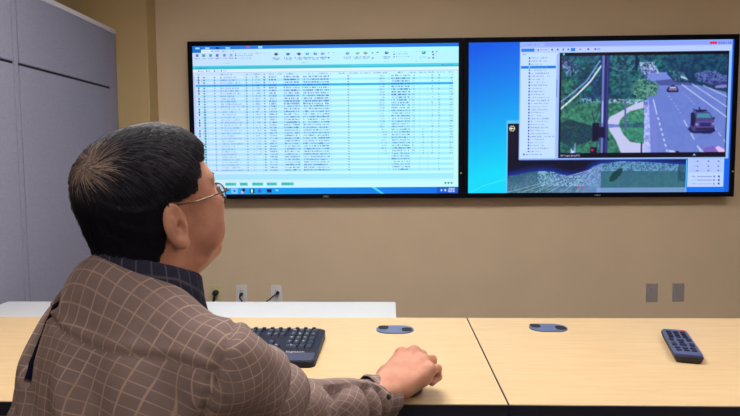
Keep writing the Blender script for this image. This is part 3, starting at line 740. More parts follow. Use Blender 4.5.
for r_ in range(1, 5):
    for q in range(14):
        key(mx0 + (q + .7) * (mx1 - mx0) / 14.4, ybase + r_ * pitch_y, mp / pitch_x, 1)
for (a, b) in ((0, 1.4), (1.4, 2.6), (2.6, 4), (4, 10), (10, 11.4), (11.4, 12.6), (12.6, 13.6), (13.6, 15)):
    key(mx0 + (a + b) / 2 * mp, ybase, (b - a) * mp / pitch_x, 1)
for q in range(17):
    key(mx0 + .012 + q * (2 * kw - .05) / 16.4, ybase + 4 * pitch_y + .0265, .8, .42)
text_mesh('brand_name', 'logitech', .0155, M['legend'], kt, Matrix.Translation((.170, -.066, .0190)), .0002, sx=1.05)

# ------------------------------------------------------------------ remote control
rl, rw = .262, .070
rt = empty('remote_control', (.808, 1.716, .7402), math.atan2(-.072, .255), 'slate blue television remote control with black buttons on the right table', 'remote control')
bm = bmesh.new(); add_prism(bm, rrect(0, 0, rw, rl, .012, 5), .0, .017, .003)
for v_ in bm.verts:
    if v_.co.z < .01: v_.co.x *= .86; v_.co.y *= .96
from_bm('lower_shell', bm, M['edge'], rt)
bm = bmesh.new(); add_prism(bm, rrect(0, 0.002, rw - .003, rl - .008, .011, 5), .017, .0225, .003); from_bm('face', bm, M['remote'], rt)
def rbtn(x, y, w_, h_, m=None, r_=.003, nm='button'):
    bm = bmesh.new(); add_prism(bm, rrect(x, y, w_, h_, r_, 3), .0222, .0246, .0008)
    o = from_bm(nm, bm, m or M['rubber'], rt)
    if m: o['label'] = 'green button' if m is M['green'] else 'red power button'
rbtn(-.022, .118, .013, .010, M['green']); rbtn(.022, .116, .013, .010, M['red'])
for r_ in range(4):
    for q in range(3): rbtn((q - 1) * .0185 , .096 - r_ * .018, .0135, .012)
for s in (-1, 1): rbtn(s * .022, .016, .012, .026, None, .005); rbtn(s * .022, -.032, .012, .030, None, .005)
rbtn(0, .010, .017, .013); rbtn(0, -.010, .013, .018); rbtn(0, -.036, .018, .016)
for q in range(3): rbtn((q - 1) * .0185, -.066, .0135, .012); rbtn((q - 1) * .0185, -.088, .0135, .012)

#PERSON
# ------------------------------------------------------------------ person: implicit surfaces meshed with surface nets
class Field:
    def __init__(s, lo, hi, h):
        s.lo = np.array(lo, float); s.h = h
        s.n = np.ceil((np.array(hi) - s.lo) / h).astype(int) + 1
        s.v = np.full(s.n, 1.0, dtype=np.float32)
    def _sl(s, lo, hi):
        a = np.maximum(np.floor((np.array(lo) - s.lo) / s.h).astype(int), 0)
        b = np.minimum(np.ceil((np.array(hi) - s.lo) / s.h).astype(int) + 1, s.n)
        if (b <= a).any(): return None, None
        sl = tuple(slice(i, j) for i, j in zip(a, b))
        g = np.meshgrid(*[s.lo[i] + s.h * np.arange(a[i], b[i]) for i in range(3)], indexing='ij')
        return sl, np.stack(g, -1).astype(np.float32)
    def put(s, lo, hi, fn, k, mode='add'):
        pad = 0.03 + k
        sl, P = s._sl(np.array(lo) - pad, np.array(hi) + pad)
        if sl is None: return
        d = fn(P); a = s.v[sl]
        if mode == 'add':
            if k <= 0: s.v[sl] = np.minimum(a, d); return
            hh = np.clip(0.5 + 0.5 * (a - d) / k, 0, 1); s.v[sl] = a * (1 - hh) + d * hh - k * hh * (1 - hh)
        else:
            d = -d; hh = np.clip(0.5 - 0.5 * (a - d) / max(k, 1e-5), 0, 1); s.v[sl] = a * (1 - hh) + d * hh + k * hh * (1 - hh)
    def cap(s, p, q, r0, r1=None, k=0.01, mode='add'):
        r1 = r0 if r1 is None else r1
        p = np.array(p, float); q = np.array(q, float); m = max(r0, r1)
        def fn(P):
            pa = P - p; ba = q - p; t = np.clip((pa @ ba) / (ba @ ba + 1e-12), 0, 1)
            return np.linalg.norm(pa - t[..., None] * ba, axis=-1) - (r0 + (r1 - r0) * t)
        s.put(np.minimum(p, q) - m, np.maximum(p, q) + m, fn, k, mode)
    def ell(s, c, r, rot=None, k=0.01, mode='add'):
        c = np.array(c, float); r = np.array(r, float); A = np.eye(3) if rot is None else np.array(rot)
        def fn(P):
            L = (P - c) @ A                      # columns of A are the local axes
            k0 = np.linalg.norm(L / r, axis=-1); k1 = np.linalg.norm(L / (r * r), axis=-1)
            return k0 * (k0 - 1) / np.maximum(k1, 1e-6)
        m = r.max(); s.put(c - m, c + m, fn, k, mode)
    def mesh(s):
        v = s.v; ins = v < 0
        nx, ny, nz = v.shape
        c = np.zeros((nx - 1, ny - 1, nz - 1), np.int8)
        offs = [(i, j, k) for i in (0, 1) for j in (0, 1) for k in (0, 1)]
        for i, j, k in offs: c += ins[i:nx - 1 + i, j:ny - 1 + j, k:nz - 1 + k]
        act = np.argwhere((c > 0) & (c < 8))
        vals = {o: v[act[:, 0] + o[0], act[:, 1] + o[1], act[:, 2] + o[2]] for o in offs}
        acc = np.zeros((len(act), 3)); cnt = np.zeros(len(act))
        for a in offs:
            for ax in range(3):
                if a[ax] == 1: continue
                b = list(a); b[ax] = 1; b = tuple(b)
                va, vb = vals[a], vals[b]; m = (va < 0) != (vb < 0)
                t = np.where(m, va / np.where(va - vb == 0, 1, va - vb), 0)
                pos = np.tile(np.array(a, float), (len(act), 1)); pos[:, ax] += t
                acc[m] += pos[m]; cnt[m] += 1
        co = (act + acc / cnt[:, None]) * s.h + s.lo
        idx = np.full((nx - 1, ny - 1, nz - 1), -1, np.int64); idx[tuple(act.T)] = np.arange(len(act))
        quads = []
        for ax in range(3):
            sa = [slice(None)] * 3; sb = [slice(None)] * 3; sa[ax] = slice(0, -1); sb[ax] = slice(1, None)
            ch = ins[tuple(sa)] != ins[tuple(sb)]
            e = np.argwhere(ch); o1, o2 = [(1, 2), (2, 0), (0, 1)][ax]
            ok = (e[:, o1] > 0) & (e[:, o2] > 0) & (e[:, o1] < v.shape[o1] - 1) & (e[:, o2] < v.shape[o2] - 1)
            e = e[ok]; f = ins[tuple(e.T)]
            d1 = np.zeros(3, int); d1[o1] = 1; d2 = np.zeros(3, int); d2[o2] = 1
            q = np.stack([idx[tuple((e - d1 - d2).T)], idx[tuple((e - d2).T)], idx[tuple(e.T)], idx[tuple((e - d1).T)]], -1)
            q[~f] = q[~f][:, ::-1]; quads.append(q)
        q = np.concatenate(quads); q = q[(q >= 0).all(1)]
        return co, q

def vnormals(co, q):
    n = np.cross(co[q[:, 2]] - co[q[:, 0]], co[q[:, 3]] - co[q[:, 1]])
    vn = np.zeros_like(co)
    for k in range(4): np.add.at(vn, q[:, k], n)
    return vn / np.maximum(np.linalg.norm(vn, axis=1, keepdims=True), 1e-12)

def gnoise(P, sc, seed=0):
    # smooth pseudo noise from summed sines, cheap for large point sets
    rng = np.random.RandomState(seed); out = 0
    for i in range(7):
        d = rng.randn(3); d /= np.linalg.norm(d); out = out + np.sin(P @ d * sc * (0.7 + .9 * rng.rand()) + rng.rand() * 6.28)
    return out / 3.5

def unit(a): a = np.array(a, float); return a / np.linalg.norm(a)
# --- body frame
TF = np.array([.643, .766, 0.]); TR = np.array([.766, -.643, 0.]); UP = np.array([0, 0, 1.])
T0 = np.array([-.385, .86, 0.])
def TW(r, f, z): return T0 + TR * r + TF * f + UP * z
SR = np.array([-.230, .80, .994]); ER = np.array([-.162, 1.055, .822]); WR = np.array([-.020, 1.262, .774])
SL = np.array([-.490, .962, .998]); EL = np.array([-.645, 1.09, .790]); WL = np.array([-.470, 1.35, .792])
NECK = TW(-.0, -.005, 1.10)
# --- head frame (x facing, y left, z up)
HO = np.array([-.350, .905, 1.210]); HY, HP = R(52), R(9)
hx = np.array([math.cos(HY) * math.cos(HP), math.sin(HY) * math.cos(HP), math.sin(HP)])
hy = np.array([-math.sin(HY), math.cos(HY), 0]); hz = np.cross(hx, hy)
HA = np.stack([hx, hy, hz], 1); HS = .91
def HW(p): return (np.asarray(p, float) * HS) @ HA.T + HO
def HL(p): return ((np.asarray(p, float) - HO) @ HA) / HS

def head_field(h=.0025):
    F = Field((-.125, -.10, -.27), (.135, .10, .135), h)
    F.ell((-.010, 0, .030), (.098, .074, .084), k=0)                       # cranium
    F.ell((.040, 0, .000), (.062, .064, .085), k=.02)                        # face block
    F.ell((.045, 0, -.070), (.048, .050, .046), k=.025)                       # jaw
    F.cap((.086, -.012, -.098), (.086, .012, -.098), .014, k=.02)          # chin
    for s in (-1, 1):
        F.ell((.070, s * .040, -.022), (.026, .025, .026), k=.018)           # cheek
        F.ell((.052, s * .052, -.058), (.032, .018, .034), k=.018)           # full lower cheek
        F.cap((.088, s * .012, .030), (.074, s * .044, .028), .010, k=.012)  # brow
        F.ell((.097, s * .031, .012), (.012, .016, .010), k=.008, mode='sub')
        F.ell((.083, s * .031, .010), (.0125, .0135, .0115), k=.003)          # eyeball with lids
        F.cap((.108, s * .010, -.030), (.098, s * .017, -.032), .008, .006, k=.006)
    F.cap((.096, 0, .018), (.117, 0, -.024), .008, .0115, k=.010)         # nose
    F.cap((.100, -.014, -.056), (.100, .014, -.056), .0075, k=.006)
    F.cap((.098, -.014, -.066), (.098, .014, -.066), .0080, k=.006)
    F.ell((.107, 0, -.061), (.010, .022, .0012), k=.002, mode='sub')
    for s in (-1, 1):                                                       # ears
        A = np.array([[.95, -s * .30 * s, 0], [0, 0, 0], [0, 0, 0]])
        ey = s * .079
        rot = Matrix.Rotation(R(-s * 9), 3, 'Z') @ Matrix.Rotation(R(-10), 3, 'Y')
        rot = np.array(rot)
        c0 = np.array([-.022, s * .081, -.026])
        F.ell(c0, (.0215, .0072, .036), rot, k=.005)
        F.ell(c0 + rot @ np.array([.001, s * .0068, .003]), (.0135, .0055, .0255), rot, k=.003, mode='sub')
        F.ell(c0 + rot @ np.array([.012, s * .002, -.006]), (.004, .005, .007), rot, k=.003)       # tragus
        F.cap(c0 + rot @ np.array([-.006, s * .003, .012]), c0 + rot @ np.array([-.005, s * .003, -.010]), .0032, k=.004)
        F.ell(c0 + np.array([.008, s * .000, -.031]), (.011, .0062, .010), k=.006)                  # lobe
        F.ell(c0 + rot @ np.array([.006, s * .004, -.004]), (.0055, .008, .009), rot, k=.002, mode='sub')
    nb = HL(NECK - UP * .06 + TF * .022)
    F.cap((-.030, 0, -.045), nb, .060, .066, k=.03)
    F.cap((.0, 0, -.06), nb + np.array([.02, 0, 0]), .050, .056, k=.03)
    F.ell((.03, 0, -.105), (.045, .045, .026), k=.025)                      # full under-chin
    return F

def hand_frame(wr, d, roll=0):
    x = unit(d); z = unit(UP - x * (UP @ x)); y = np.cross(z, x)
    c, s_ = math.cos(roll), math.sin(roll); y, z = y * c + z * s_, z * c - y * s_
    return np.stack([x, y, z], 1), np.array(wr)

HAND_R = unit((.53, .84, .02))
def hand(A, o, thumb, k=1.0, fist=True, h=.0021):
    # local: x to fingers, y*thumb to the thumb side, z up
    def W(p): return (np.array([p[0], p[1] * thumb, p[2]]) * k) @ A.T + o
    F = Field(o - .20, o + .20, h)
    lo, hi = o - .20, o + .20
    if fist:
        mcp = [(.082, .033, .027), (.090, .011, .035), (.083, -.012, .030), (.074, -.032, .022)]
        pip = [(.112, .034, .021), (.120, .010, .023), (.117, -.014, .022), (.102, -.035, .016)]
        dip = [(.119, .033, -.003), (.128, .009, -.003), (.126, -.016, .000), (.108, -.036, -.002)]
        tip = [(.106, .031, -.018), (.114, .008, -.019), (.113, -.016, -.014), (.090, -.034, -.008)]
        cmc, tm, ti, tt = (.022, .030, .005), (.052, .046, -.004), (.078, .048, -.012), (.096, .040, -.018)
    else:
        mcp = [(.082, .031, .022), (.088, .010, .025), (.083, -.012, .022), (.074, -.032, .016)]
        pip = [(.122, .036, .022), (.131, .011, .026), (.126, -.015, .022), (.108, -.039, .013)]
        dip = [(.144, .038, .010), (.156, .012, .012), (.149, -.017, .009), (.126, -.043, .003)]
        tip = [(.158, .038, -.003), (.172, .012, -.003), (.163, -.018, -.004), (.138, -.045, -.005)]
        cmc, tm, ti, tt = (.022, .030, .005), (.050, .050, .0), (.080, .062, -.002), (.102, .066, -.004)
    rad = [(.0125, .0098, .0086, .0076), (.0128, .0100, .0088, .0078), (.0120, .0095, .0083, .0073), (.0108, .0083, .0073, .0066)]
    # palm: metacarpals blended to one mass
    for i in range(4):
        F.cap(W((.0, .018 - .012 * i, .006)), W(mcp[i]), .0165 * k, .0125 * k, k=.014)
        F.cap(W((.01, .018 - .012 * i, -.004)), W((mcp[i][0] - .008, mcp[i][1], mcp[i][2] - .016)), .013 * k, .011 * k, k=.014)
    F.cap(W((-.075 if fist else -.030, 0, .004)), W((-.01, 0, .003)), .020 * k, .0205 * k, k=.018)         # forearm
    F.cap(W((-.02, .009, .003)), W((.012, .012, .003)), .0190 * k, .0180 * k, k=.015)
    F.cap(W((-.02, -.009, .003)), W((.012, -.010, .003)), .0190 * k, .0175 * k, k=.015)
    F.cap(W(cmc), W(tm), .0150 * k, .0125 * k, k=.014)
    G = Field(o - .20, o + .20, h)
    def chain(pts, rs, kk=.0035):
        T_ = Field(o - .20, o + .20, h) if False else None
    # fingers: unioned softly to the palm, hard to one another
    fingers = [[mcp[i], pip[i], dip[i], tip[i]] for i in range(4)] + [[tm, ti, tt]]
    rads = rad + [(.0118, .0100, .0088)]
    base = F.v.copy(); out = base.copy()
    for pts, rs in zip(fingers, rads):
        F.v = np.full(F.n, 1.0, np.float32)
        for j in range(len(pts) - 1):
            F.cap(W(pts[j]), W(pts[j + 1]), rs[j] * k, rs[j + 1] * k, k=.003 if j else 0)
            if j: F.ell(W(pts[j]), np.array([1.08, 1.08, 1.08]) * rs[j] * k, k=.002)          # knuckle
        d = F.v; hh = np.clip(.5 + .5 * (base - d) / .009, 0, 1)
        out = np.minimum(out, base * (1 - hh) + d * hh - .009 * hh * (1 - hh))
    F.v = out
    for i in range(4):                                                       # knuckle crests, tendons
        F.ell(W((mcp[i][0], mcp[i][1], mcp[i][2] + .0045)), (.0095 * k, .0085 * k, .0085 * k), k=.007)
        F.cap(W((.02, .010 - .006 * i, .0195)), W((mcp[i][0] - .008, mcp[i][1], mcp[i][2] + .0095)), .0022, .0025, k=.006)
    return F

def join_parts(parts):
    cs, qs, o = [], [], 0
    for c, q in parts: cs.append(c); qs.append(q + o); o += len(c)
    return np.concatenate(cs), np.concatenate(qs)

def torso_field(F, g):
    # g: inflation over the skin
    F.ell(TW(0, .005, .87), (.168 + g, .118 + g, .235 + g), np.stack([TR, TF, UP], 1), k=0)
    F.ell(TW(0, -.012, .935), (.155 + g, .088 + g, .115 + g), np.stack([TR, TF, UP], 1), k=.04)
    F.ell(TW(0, .035, .66), (.165 + g, .150 + g, .20 + g), np.stack([TR, TF, UP], 1), k=.05)
    F.cap(TW(-.005, -.012, 1.04), SR + (0, 0, -.004), .056 + g, .048 + g, k=.035)
    F.cap(TW(-.005, -.005, 1.04), SL + (0, 0, -.004), .056 + g, .048 + g, k=.035)
    F.cap(TW(-.0, -.015, 1.085), TW(.085, .02, 1.03), .044 + g, .040 + g, k=.03)
    F.cap(TW(-.0, -.015, 1.085), TW(-.095, -.005, 1.03), .044 + g, .040 + g, k=.03)

def arm_field(F, S_, E_, W_, g):
    F.cap(S_, E_, .046 + g, .038 + g, k=.03)
    F.cap(E_, W_, .040 + g, .026 + g * 1.1, k=.02)

def build_person():
    t = empty('person', (-.40, .84, 0), 0, 'person seen from behind in brown plaid shirt and glasses, seated at the table', 'person')
    inv = t.location
    def put(name, co, q, m, parent=t, smooth=True):
        me = mesh_np(name, co - np.array(t.location if parent is t else t.location), q, smooth)
        return link(name, me, parent, m)
    # skin
    hf = head_field(); hc, hq = hf.mesh(); hcw = HW(hc)
    parts = [(hcw, hq)]
    AR, OR_ = hand_frame(WR + HAND_R * .022 + np.array([.007, -.004, .015]), HAND_R, R(9))
    c, q = hand(AR, OR_, 1, 1.20).mesh(); c[:, 2] = np.where(c[:, 1] > 1.30, np.maximum(c[:, 2], .7408), c[:, 2]); parts.append((c, q))
    dl = unit(np.array([.10, .99, 0])); AL, OL = hand_frame(WL + dl * .02, dl, 0)
    OL = OL + UP * .006
    c, q = hand(AL, OL, -1, 1.0, False, .003).mesh(); c[:, 2] = np.where(c[:, 1] > 1.30, np.maximum(c[:, 2], .7408), c[:, 2]); parts.append((c, q))
    B = Field((-.75, .50, .40), (.10, 1.45, 1.2), .009)
    torso_field(B, -.012); arm_field(B, SR, ER, WR, -.014); arm_field(B, SL, EL, WL, -.016)
    HIPR, HIPL = TW(.10, .02, .53), TW(-.10, .02, .53)
    KR, KL = TW(.15, .42, .545), TW(-.15, .42, .545)
    AKR, AKL = TW(.15, .46, .10), TW(-.15, .46, .10)
    parts.append(B.mesh())
    co, q = join_parts(parts)
    body = put('body', co, q, M['skin'])
    # trousers and shoes, below the picture
    F = Field((-1.0, .4, .02), (.35, 1.75, .72), .012)
    F.ell(TW(0, .02, .56), (.185, .15, .13), np.stack([TR, TF, UP], 1), k=0)
    for h_, k_, a_ in ((HIPR, KR, AKR), (HIPL, KL, AKL)):
        F.cap(h_, k_, .085, .066, k=.05); F.cap(k_, a_, .064, .048, k=.03)
    c, q = F.mesh(); put('trousers', c, q, M['trouser'])
    for a_ in (AKR, AKL):
        F = Field(a_ - .2, a_ + np.array([.32, .32, .05]), .008)
        F.cap(a_ * (1, 1, 0) + UP * .045, a_ * (1, 1, 0) + UP * .036 + TF * .16, .042, .036, k=0)
        F.cap(a_ * (1, 1, 0) + UP * .045, a_, .042, .040, k=.03)
        F.v = np.maximum(F.v, -(F.lo[2] + F.h * np.arange(F.n[2]))[None, None, :].astype(np.float32) + .001)
        c, q = F.mesh(); put('shoe', c, q, M['shoe'])

    # shirt ------------------------------------------------------------
    h = .0045
    F = Field((-.76, .55, .60), (.06, 1.42, 1.20), h)
    torso_field(F, .010)
    # cloth hangs straight from the shoulder blades
    F.ell(TW(0, -.035, .87), (.16, .080, .19), np.stack([TR, TF, UP], 1), k=.04)
    F.ell(TW(-.10, -.02, .82), (.115, .10, .22), np.stack([TR, TF, UP], 1), k=.04)
    torso_only = F.v.copy()
    arm_field(F, SR, ER, WR, .012); 
    F.cap(SR, ER + (0, 0, -.016), .052, .048, k=.03)
    F.cap(ER + (0, 0, -.014), ER * .4 + WR * .6 + (0, 0, -.006), .050, .041, k=.03)
    arm_field(F, SL, EL, WL, .014)
    F.cap(SL, EL, .056, .054, k=.04)
    # neck opening
    nk0, nk1 = HW((-.02, 0, -.02)), NECK - UP * .015
    F.cap(nk0, nk1 + TF * .034, .056, .054, k=.004, mode='sub')
    F.cap(WR - unit(WR - ER) * .03, WR + unit(WR - ER) * .08, .022, .024, k=.002, mode='sub')
    F.v = np.maximum(F.v, (.64 - (F.lo[2] + F.h * np.arange(F.n[2])))[None, None, :].astype(np.float32))
    c, q = F.mesh()
    n = vnormals(c, q)
    # distance along right arm
    def seg(P, a, b):
        d = b - a; L = np.linalg.norm(d); u = d / L; s_ = (P - a) @ u; r = P - a - s_[:, None] * u
        return s_, np.linalg.norm(r, axis=1), L, u
    def arm_coords(P, S_, E_, W_):
        s1, r1, L1, u1 = seg(P, S_, E_); s2, r2, L2, u2 = seg(P, E_, W_)
        w2 = np.clip(s2 / .06 + .5, 0, 1) * (s1 > L1 * .6)
        s_ = np.where(w2 > .5, L1 + s2, s1); r_ = np.where(w2 > .5, r2, r1)
        out = []
        for a, u, sg in ((S_, u1, 0), (E_, u2, 1)):
            e1 = unit(np.cross(u, UP)); e2 = np.cross(e1, u); v = P - a
            out.append(np.arctan2(v @ e2, v @ e1))
        ang_ = out[0] * (1 - w2) + out[1] * w2
        return s_, r_, ang_, L1, L1 + L2
    sR, rR, aR, L1, LT = arm_coords(c, SR, ER, WR)
    sL, rL, aL, L1l, LTl = arm_coords(c, SL, EL, WL)
    lr = (c - T0) @ TR; lf = (c - T0) @ TF; lz = c[:, 2]
    armR = (rR < .115) & (sR > .005 + .02 * 0) & (lr > .135)
    # seam plane of the right armhole
    seamn = unit(unit(ER - SR) * .75 + TR * .75 + UP * .12)
    dR = (c - (SR + seamn * -.004)) @ seamn
    isR = (dR > 0) & (lr > .06) & (rR < .16)
    seamnl = unit(unit(EL - SL) * .75 - TR * .8)
    dL = (c - (SL + seamnl * -.002)) @ seamnl
    isL = (dL > 0) & (lr < -.06)
    sl = np.clip(sR, 0, LT)
    disp = np.zeros(len(c))
    def g(x, w_): return np.exp(-(x / w_) ** 2)
    # armhole seams: pulled-in stitch line and puckers beside it
    disp -= .0055 * g(dR, .0045) * (lr > .06); disp += .0035 * g(dR - .014, .010) * (lr > .06)
    disp -= .0045 * g(dL, .005) * (lr < -.06)
    disp += np.where(isR | (abs(dR) < .03), .0012 * np.sin(c @ unit(np.cross(seamn, TF)) * 330) * g(dR, .02), 0)
    # right sleeve folds: rings bunching toward elbow and cuff
    fr = np.where(isR, 1.0, 0.0)
    w1 = sR + .016 * np.sin(aR * 1.0 + .6)
    disp += fr * (.0075 * g(w1 - .315, .018) - .007 * g(w1 - .340, .009) + .004 * g(w1 - .355, .008) - .016 * g(w1 - .384, .018) + .006 * g(w1 - .445, .016) - .008 * g(w1 - .468, .006) + .008 * g(w1 - .488, .012) - .010 * g(w1 - .512, .006) + .006 * g(w1 - .530, .012))
    w2_ = sR + .030 * np.sin(aR + 2.2)
    disp += fr * (.007 * g(w2_ - .10, .022) - .008 * g(w2_ - .132, .011) + .007 * g(w2_ - .18, .025) - .009 * g(w2_ - .225, .011) + .006 * g(w2_ - .265, .02))
    disp += fr * .003 * gnoise(c * [1, 1, 1], 60, 3)
    # back folds: long soft drapes running from the right shoulder down to the left
    tors = ~(isR | isL)
    dd = lr * .75 + lz * .65
    fall = np.clip((1.07 - lz) / .08, 0, 1)
    disp += np.where(tors, fall * (.0065 * np.sin(dd * 75 + 2 * np.sin(lz * 9)) + .004 * np.sin(lr * 95 + lz * 40)), 0)
    disp += np.where(tors, .0018 * gnoise(c, 45, 8), 0)
    # yoke seam across the shoulder blades
    yz = lz - (1.060 - .20 * (lr + .03))
    back = (lf < .05) & tors
    disp += np.where(back, -.004 * g(yz, .0035) + .002 * g(yz - .009, .006), 0)
    # side pleat, deep, at the left of the back
    PL = PLEAT
    pd = np.full(len(c), 9.0); 
    for i in range(len(PL) - 1):
        a = np.array(PL[i]); b = np.array(PL[i + 1]); tt = np.clip(((c - a) @ (b - a)) / ((b - a) @ (b - a)), 0, 1)
        pd = np.minimum(pd, np.linalg.norm(c - a - tt[:, None] * (b - a), axis=1))
    disp += np.where(pd < .03, .004 * g(pd - .012, .006), 0)
    disp -= .022 * g(pd, .0042)
    c2 = c + n * disp[:, None]
    c2[:, 2] = np.where(c2[:, 1] > 1.306, np.maximum(c2[:, 2], .7410), c2[:, 2])
    # cloth coordinates for the woven check, chosen per face
    Uy = lr * 1.0; 
    fc = q[:, 0]
    ctr_isR = isR[q].mean(1) > .5; ctr_isL = isL[q].mean(1) > .5
    yoke = (yz[q].mean(1) > 0)
    uv_t = np.stack([lr * 1.02 - .12 * lf, lz + .75 * lf], 1)
    uv_y = np.stack([lr * .95 + .28 * lf, lz * .5 + lf * .95 + .20 * lr], 1)
    uv_y = np.stack([uv_y[:, 0] * math.cos(R(2)) - uv_y[:, 1] * math.sin(R(2)), uv_y[:, 0] * math.sin(R(-21)) + uv_y[:, 1] * math.cos(R(-21))], 1)
    uv_r = np.stack([aR * .066, sR], 1) * 1.15; uv_l = np.stack([aL * .064, sL], 1)
    rot = lambda A_, d: np.stack([A_[:, 0] * math.cos(d) - A_[:, 1] * math.sin(d), A_[:, 0] * math.sin(d) + A_[:, 1] * math.cos(d)], 1)
    uvf = np.where(ctr_isR[:, None, None], rot(uv_r, R(44))[q], np.where(ctr_isL[:, None, None], uv_l[q], np.where(yoke[:, None, None], uv_y[q], rot(uv_t, R(-4))[q])))
    me = mesh_np('shirt', c2 - np.array(t.location), q, True)
    ul = me.uv_layers.new(name='UVMap'); ul.data.foreach_set('uv', uvf.reshape(-1).astype(np.float32))
    shirt = link('shirt', me, t, M['plaid']); shirt['label'] = 'brown shirt with thin tan plaid lines'
    # raised dark strip: shade inside the side fold, painted as navy colour
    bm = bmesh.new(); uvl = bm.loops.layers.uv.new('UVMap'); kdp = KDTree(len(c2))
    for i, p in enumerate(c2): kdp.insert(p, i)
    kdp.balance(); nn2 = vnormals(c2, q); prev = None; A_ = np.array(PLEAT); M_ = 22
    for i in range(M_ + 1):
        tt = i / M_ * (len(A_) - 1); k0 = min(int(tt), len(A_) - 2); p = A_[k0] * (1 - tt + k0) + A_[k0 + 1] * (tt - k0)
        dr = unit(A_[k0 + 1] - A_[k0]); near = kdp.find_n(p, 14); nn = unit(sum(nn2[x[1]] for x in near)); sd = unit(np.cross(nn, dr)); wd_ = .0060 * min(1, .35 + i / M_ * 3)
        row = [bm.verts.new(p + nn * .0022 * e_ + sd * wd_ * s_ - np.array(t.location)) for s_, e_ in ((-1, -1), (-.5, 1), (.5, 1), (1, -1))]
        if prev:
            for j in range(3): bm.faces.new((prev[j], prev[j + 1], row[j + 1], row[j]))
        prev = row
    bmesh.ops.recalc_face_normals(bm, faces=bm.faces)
    o = from_bm('pleat_shade', bm, M['pleat_shade'], shirt, True); o['label'] = 'dark navy strip painted as the shade inside the side fold'
    # cuff, with its button
    ax = unit(unit(WR - ER) + np.array([.75, 0, 0])); e1 = unit(np.cross(ax, UP)); e2 = np.cross(e1, ax)
    bm = bmesh.new(); uvl = bm.loops.layers.uv.new('UVMap')
    prof = [(-.036, .0405), (-.034, .0432), (-.024, .0425), (-.002, .0410), (.017, .0395), (.0215, .0375), (.0195, .0350), (-.010, .0325), (-.040, .034)]
    N_ = 48; rings = []
    C0 = WR + np.array([0, 0, .004])
    for (s_, r_) in prof:
        ring = []
        for k_ in range(N_):
            a_ = 2 * math.pi * k_ / N_
            rr = r_ * 1.10 * (1 + .05 * math.cos(2 * a_ + .6)) + .0012 * math.sin(5 * a_ + s_ * 60)
            p = C0 + ax * (s_ + .004 * math.sin(a_ + 1)) + (e1 * math.cos(a_) * 1.02 + e2 * math.sin(a_) * .94) * rr
            p[2] = max(p[2], .7412)
            ring.append(bm.verts.new(p - np.array(t.location)))
        rings.append(ring)
    for i in range(len(prof) - 1):
        for k_ in range(N_):
            f = bm.faces.new((rings[i][k_], rings[i][(k_ + 1) % N_], rings[i + 1][(k_ + 1) % N_], rings[i + 1][k_]))
            for lp, (ii, kk) in zip(f.loops, ((i, k_), (i, k_ + 1), (i + 1, k_ + 1), (i + 1, k_))):
                lp[uvl].uv = (kk * .0052, prof[ii][0])
    bmesh.ops.recalc_face_normals(bm, faces=bm.faces)
    cuff = from_bm('cuff', bm, M['plaid'], shirt, True)
    cd = np.array([0, 0, 1.27]) - C0; cd = unit(cd - ax * (cd @ ax)); side = np.cross(ax, cd)
    bp_ = np.array([-.0083, 1.1972, .8006]); rel_ = bp_ - C0; bd = unit(rel_ - ax * (rel_ @ ax))
    bp_ = bp_ - np.array(t.location)
    bm = bmesh.new(); add_cyl(bm, bp_ - bd * .002, bp_ + bd * .0028, .0062, .0054, 14)
    o = from_bm('button', bm, M['slot'], shirt, True); o['label'] = 'dark button on the cuff'
    # collar: folded band round the neck
    bm = bmesh.new(); uvl = bm.loops.layers.uv.new('UVMap')
    cc = NECK + np.array(COLLAR_OFF)
    N_ = 60; prof = [(.060, -.022, 0), (.0595, .004, 0), (.0605, .019, 0), (.0635, .0225, 1), (.067, .018, 1), (.071, .0, 1), (.0745, -.016, 1), (.0725, -.017, 1)]
    grid = []
    for j, (r_, z_, outer) in enumerate(prof):
        row = []
        for k_ in range(N_ + 1):
            a_ = R(-158) + R(316) * k_ / N_                      # 0 = nape, +-158 = front points
            back_ = math.cos(a_)
            rr = r_ * (1.0 + .06 * (1 - back_) / 2 * 1)
            fr_ = (1 - back_) / 2
            drop = -.050 * fr_ ** 1.3                              # lower at the front
            extra = (-.022 * max(0, fr_ - .55) / .45 if (outer and z_ < .01) else 0)
            p = cc + (-TF * math.cos(a_) * 1.0 + TR * math.sin(a_) * .98) * rr + TF * .018 * fr_ + UP * (z_ + drop + extra)
            row.append(bm.verts.new(p - np.array(t.location)))
        grid.append(row)
    for j in range(len(prof) - 1):
        for k_ in range(N_):
            f = bm.faces.new((grid[j][k_], grid[j][k_ + 1], grid[j + 1][k_ + 1], grid[j + 1][k_]))
            for lp, (jj, kk) in zip(f.loops, ((j, k_), (j, k_ + 1), (j + 1, k_ + 1), (j + 1, k_))):
                lp[uvl].uv = (kk * .0065, jj * .009)
    bmesh.ops.recalc_face_normals(bm, faces=bm.faces)
    col = from_bm('collar', bm, M['plaid_dark'], shirt, True); col['label'] = 'dark navy plaid collar'
    md = col.modifiers.new('thick', 'SOLIDIFY'); md.thickness = .0015

    # hair --------------------------------------------------------------
    F = Field((-.145, -.115, -.145), (.125, .115, .155), .0025)
    F.ell((-.016, 0, .036), (.109, .087, .091), k=0)
    F.ell((-.052, 0, -.018), (.066, .076, .072), k=.03)
    F.ell((-.062, 0, -.064), (.050, .062, .036), k=.012)
    F.ell((.025, 0, .070), (.062, .066, .048), k=.03)
    g_ = np.meshgrid(*[F.lo[i] + F.h * np.arange(F.n[i]) for i in range(3)], indexing='ij'); X_, Y_, Z_ = g_
    aY = abs(Y_)
    # hairline: cut away face, ear surround, nape
    wob = .003 * np.sin(Z_ * 260) + .002 * np.sin(X_ * 330 + Y_ * 200)
    front = X_ - np.interp(Z_, [-.05, -.03, .0, .02, .045, .06, .08, .12], [.010, .010, .014, .030, .040, .048, .072, .15]) + wob - np.clip(.04 - aY, 0, .04) * .5
